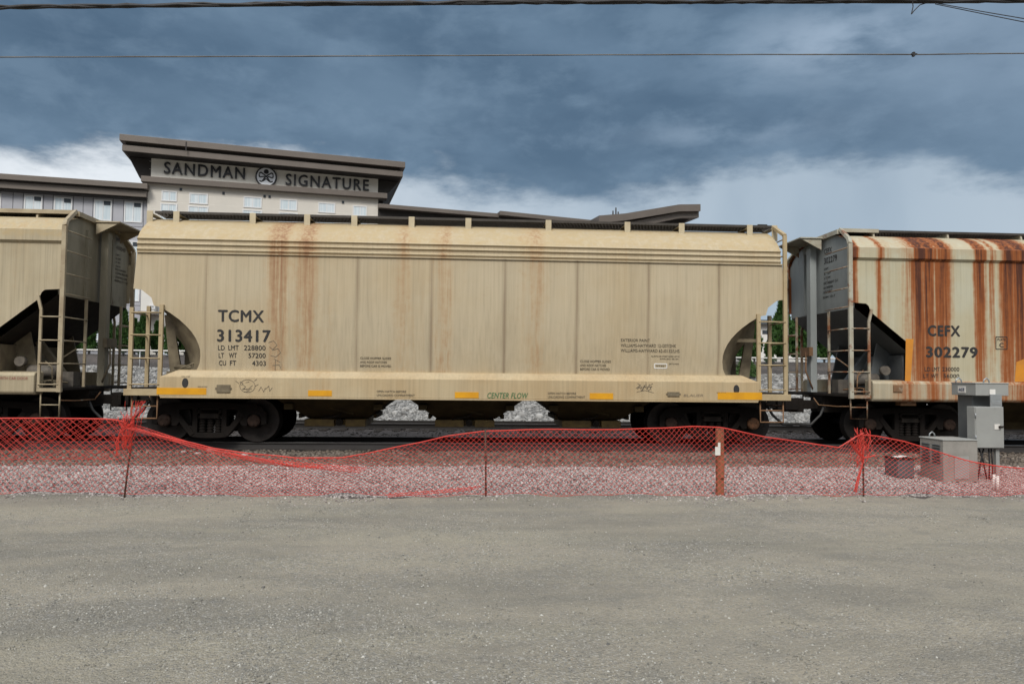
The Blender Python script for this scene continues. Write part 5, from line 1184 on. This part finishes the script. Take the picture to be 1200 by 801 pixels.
# ------------------------------------------------------------------ orange safety fence
fence = thing('safety_fence', 'sagging orange plastic mesh fence on stakes along the edge of the lot', 'safety fence', (0, 10.6, 0))
TOP = [(-60, 489), (0, 490), (60, 490), (120, 491), (138, 493), (150, 500), (180, 508), (215, 517), (250, 525), (300, 532), (350, 537), (400, 536), (430, 531), (470, 522), (520, 511), (570, 505), (640, 503), (720, 503), (780, 501), (812, 499.5), (845, 501), (870, 506), (900, 512), (950, 519), (985, 524), (996, 516), (1006, 509), (1030, 511), (1060, 517), (1100, 530), (1140, 541), (1170, 546), (1205, 549), (1270, 552)]
BOT = [(-60, 580), (0, 579), (80, 578), (145, 578), (200, 582), (250, 584), (300, 581), (380, 583), (440, 585), (500, 583), (570, 585), (640, 583), (720, 585), (800, 583), (845, 582), (900, 583), (960, 582), (1010, 580), (1060, 583), (1120, 582), (1200, 581), (1270, 583)]
YF = 10.58
tx = [PY(a, b, YF)[0] for a, b in TOP]; tz = [PY(a, b, YF)[2] for a, b in TOP]
bxx = [PY(a, b, YF)[0] for a, b in BOT]; bzz = [max(.012, PY(a, b, YF)[2]) for a, b in BOT]
def botz(x): return np.interp(x, bxx, bzz) + .018*(1+math.sin(x*3.1)+.6*math.sin(x*7.7+1))
def net(x0, x1, cell=0.080, rows=24, topf=None, botf=None, depth=0.0, wob=.035, r=.0042, seed=1, lean=0.0, mt='net', shear=0.0):
    rr = np.random.default_rng(seed); ph = rr.uniform(0, 6, 6)
    topf = topf or (lambda x: np.interp(x, tx, tz)); botf = botf or botz
    n = int((x1-x0)/cell)
    V = np.zeros((n+1, rows+1, 3))
    for i in range(n+1):
        for j in range(rows+1):
            b = j/rows; x = x0+i*cell+((j % 2)*cell/2)
            x += shear*b
            zt_, zb_ = float(topf(x)), float(botf(x))
            z = zb_+(zt_-zb_)*b
            xx = x + .03*math.sin(x*1.7+ph[0]+b*2)+.012*math.sin(x*6+ph[1]+b*3)
            y = depth+lean*b + wob*(math.sin(x*2.1+ph[2]+b*1.5)+.6*math.sin(x*5.3+ph[3]-b*2.2)+.3*math.sin(x*11+ph[4]+b*4)) + .05*math.sin(b*PI)*math.sin(x*1.3+ph[5])
            V[i, j] = (xx, y, z)
    E = []
    for j in range(rows):
        for i in range(n+1):
            if j % 2 == 0:
                E.append((V[i, j], V[i, j+1]))
                if i > 0: E.append((V[i, j], V[i-1, j+1]))
            else:
                E.append((V[i, j], V[i, j+1]))
                if i < n: E.append((V[i, j], V[i+1, j+1]))
    Ed = [(V[i, rows], V[i+1, rows]) for i in range(n)] + [(V[i, 0], V[i+1, 0]) for i in range(n)]
    return E, Ed
def strands(mb, E, r):
    for a, b in E:                           # thin three-sided strand
        a = Vector(a); b = Vector(b); d = (b-a); 
        if d.length < 1e-6: continue
        d.normalize(); s = d.cross(Vector((0, 1, 0))); s.normalize(); s *= r; y = Vector((0, -r*.55, 0))
        mb.add([a-s-y*.6, a+s-y*.6, a+y, b-s-y*.6, b+s-y*.6, b+y], [(0, 1, 4, 3), (1, 2, 5, 4), (2, 0, 3, 5)])
mb = MB(); E, Ed = net(-12.5, 12.5, seed=3); strands(mb, E, .0024); k = len(Ed)//2; strands(mb, Ed[:k], .008); strands(mb, Ed[k:], .0025)
main = mb.build('netting', M['net'], fence, fix=False)
# the doubled layer at the left and the folded-over borders
mb = MB(); E, Ed = net(-12.5, PY(150, 520, YF)[0], seed=9, depth=.10, rows=11, cell=.15, botf=lambda x: np.interp(x, bxx, bzz)+.45, shear=.1); strands(mb, E, .0026); strands(mb, Ed, .003)
mb.build('netting', M['net'], fence, fix=False)
f0, f1 = PY(148, 500, YF)[0], PY(428, 550, YF)[0]
fxs = [PY(a, b, YF)[0] for a, b in ((145, 500), (200, 516), (250, 531), (300, 541), (350, 547), (400, 551), (440, 554))]; fzs = [PY(a, b, YF)[2] for a, b in ((145, 500), (200, 516), (250, 531), (300, 541), (350, 547), (400, 551), (440, 554))]
mb = MB(); E, Ed = net(f0, f1, seed=12, depth=-.05, rows=5, cell=.05, topf=lambda x: np.interp(x, fxs, fzs)+.06, botf=lambda x: np.interp(x, fxs, fzs)-.0, wob=.015, lean=.04); strands(mb, E, .0022); strands(mb, Ed, .003)
p0, p1 = PY(455, 580, YF)[0], PY(560, 576, YF)[0]
hx = [PY(a, b, YF)[0] for a, b in ((450, 582), (500, 578), (545, 574), (570, 571))]; hz = [PY(a, b, YF)[2] for a, b in ((450, 582), (500, 578), (545, 574), (570, 571))]
E, Ed = net(p0, p1, seed=14, depth=-.06, rows=3, cell=.06, topf=lambda x: np.interp(x, hx, hz)+.04, botf=lambda x: np.interp(x, hx, hz), wob=.01); strands(mb, E, .0022); strands(mb, Ed, .003)
# pinched gathers at the stakes
def gather(px, pyt, pyb, w, k, seed):
    rr = np.random.default_rng(seed)
    top = PY(px, pyt, YF); bot = PY(px, pyb, YF)
    for _ in range(k):
        z0 = rr.uniform(bot[2], top[2]); L = rr.uniform(.08, .3); a = rr.normal(0, .5)
        x = top[0]+rr.normal(0, w); q0 = (x, rr.uniform(-.06, .06), z0); q1 = (x+L*math.sin(a)*.6, rr.uniform(-.07, .05), min(top[2]+.12, z0+L*math.cos(a)))
        m_ = ((q0[0]+q1[0])/2+rr.normal(0, .02), -.05, (q0[2]+q1[2])/2); strands(mb, [(q0, m_), (m_, q1)], rr.uniform(.0022, .004))
gather(150, 492, 530, .05, 60, 3); gather(160, 480, 505, .05, 22, 4); gather(1010, 511, 548, .06, 70, 5)
def rope(pts, r=.009, k=3, seed=1):
    rr = np.random.default_rng(seed); P = [PY(a, b, YF) for a, b in pts]
    for q in range(k):
        L = [(p[0]+rr.normal(0, .012), -.05+rr.normal(0, .012), p[2]+rr.normal(0, .012)) for p in P]; strands(mb, list(zip(L, L[1:])), r)
rope([(137, 532), (138, 518), (142, 507), (150, 500), (158, 494)], .004, 4, 1)
rope([(150, 500), (185, 510), (225, 521), (262, 530), (300, 538), (340, 544), (380, 548)], .0032, 4, 2)
rope([(996, 517), (1004, 531), (1012, 536), (1024, 533)], .004, 5, 6); rope([(1012, 537), (1007, 553), (1001, 575)], .0045, 6, 7); rope([(993, 517), (1000, 512), (1010, 508)], .0035, 4, 8)
mb.build('folded_border', M['net'], fence, fix=False)
# stakes
for i, (px, y0, y1, dx_) in enumerate(((145, 500, 577, .11), (569.5, 503, 585, -.02), (1011.5, 508, 580, .0))):
    a = PY(px, y1, YF+.06); h = PY(px, y0, YF+.06)[2]; mb = MB(); mb.tube([(0, 0, -.2), (dx_*.5, 0, h*.5), (dx_, 0, h)], .013, 7)
    o = mb.build('stake', M['rebar'], fence); o.location = (a[0]-dx_*.0, .06-.03, 0)
a = PY(845, 582, YF+.12); h = PY(845, 502, YF+.12)[2]
mb = MB(); mb.bx(-.055, .045, 0, .09, -.2, h); mb.bx(-.052, .042, -.02, -.001, .25, .5)
o = mb.build('wooden_post', M['stakewood'], fence, bevel=.008); o.location = (a[0], .09, 0)
mb = MB(); t0 = PY(840.5, 533, YF+.1); mb.bx(t0[0]-a[0]-.035, t0[0]-a[0]+.04, -.03, -.022, t0[2], t0[2]+.12); mb.bx(t0[0]-a[0]+.005, t0[0]-a[0]+.04, -.031, -.0225, t0[2]+.121, t0[2]+.18); mb.build('tag', M['white'], o)

# ------------------------------------------------------------------ overhead lines
def line(name, pts, r, m, label, cat, wig=0.0, strandsn=1, seed=1):
    rr = np.random.default_rng(seed); mb = MB(); P = [PY(*q) for q in pts]
    for k in range(strandsn):
        L = []
        n = 60
        for i in range(n+1):
            t = i/n*(len(P)-1); j = min(int(t), len(P)-2); p = P[j]*(1-(t-j))+P[j+1]*(t-j)
            a = rr.uniform(0, 6.28) if strandsn > 1 else 0
            L.append((p[0], p[1]+wig*math.cos(a), p[2]+wig*math.sin(a)*.8))
        mb.tube(L, r, 6)
    return tag(mb.build(name, m, fix=False), label, cat)
line('power_cable', [(-500, 11, 18.0), (0, 8.6, 16.6), (300, 5.0, 16.0), (600, 2.6, 15.4), (900, 1.6, 14.9), (1210, 0.6, 14.4), (1700, -3, 13.6)], .030, M['cable'], 'thick bundled black cable crossing the top edge of the sky', 'power line', wig=.032, strandsn=5, seed=4)
pw = line('span_wire', [(-500, 69, 19), (0, 67, 18), (300, 66.3, 17.5), (600, 64.8, 17), (900, 64.0, 16.6), (1070, 64.0, 16.3), (1210, 62.5, 16), (1700, 60, 15)], .0125, M['wire'], 'thin pale wire running below the thick black cable', 'power line', wig=.004, strandsn=2, seed=6)
a = PY(1070.5, 64, 16.3)
cl = thing('wire_clamp', 'small dark clamp on the thin pale wire near the right', 'clamp', tuple(a))
mb = MB(); mb.bx(-.025, .025, -.03, .03, -.045, .05); mb.tube([(-.06, 0, .0), (.08, 0, .012)], .022, 7); mb.build('body', M['cable'], cl)
line('service_drop', [(1098, 4, 14.7), (1150, 13.5, 14.0), (1200, 22, 13.4), (1300, 41, 12.4)], .009, M['cable'], 'upper of two black wires dropping to the top right corner', 'power line')
line('service_drop', [(1096, 5, 14.7), (1150, 16, 14.05), (1200, 26, 13.45), (1300, 47, 12.45)], .009, M['cable'], 'lower of two black wires dropping to the top right corner', 'power line')
line('cable_tail', [(1088, 3, 14.65), (1078, 6, 14.6), (1071, 13, 14.6), (1068, 17, 14.6), (1070, 8, 14.6), (1069.5, 2, 14.6)], .010, M['cable'], 'short looped cable tail hanging below the thick cable', 'power line')
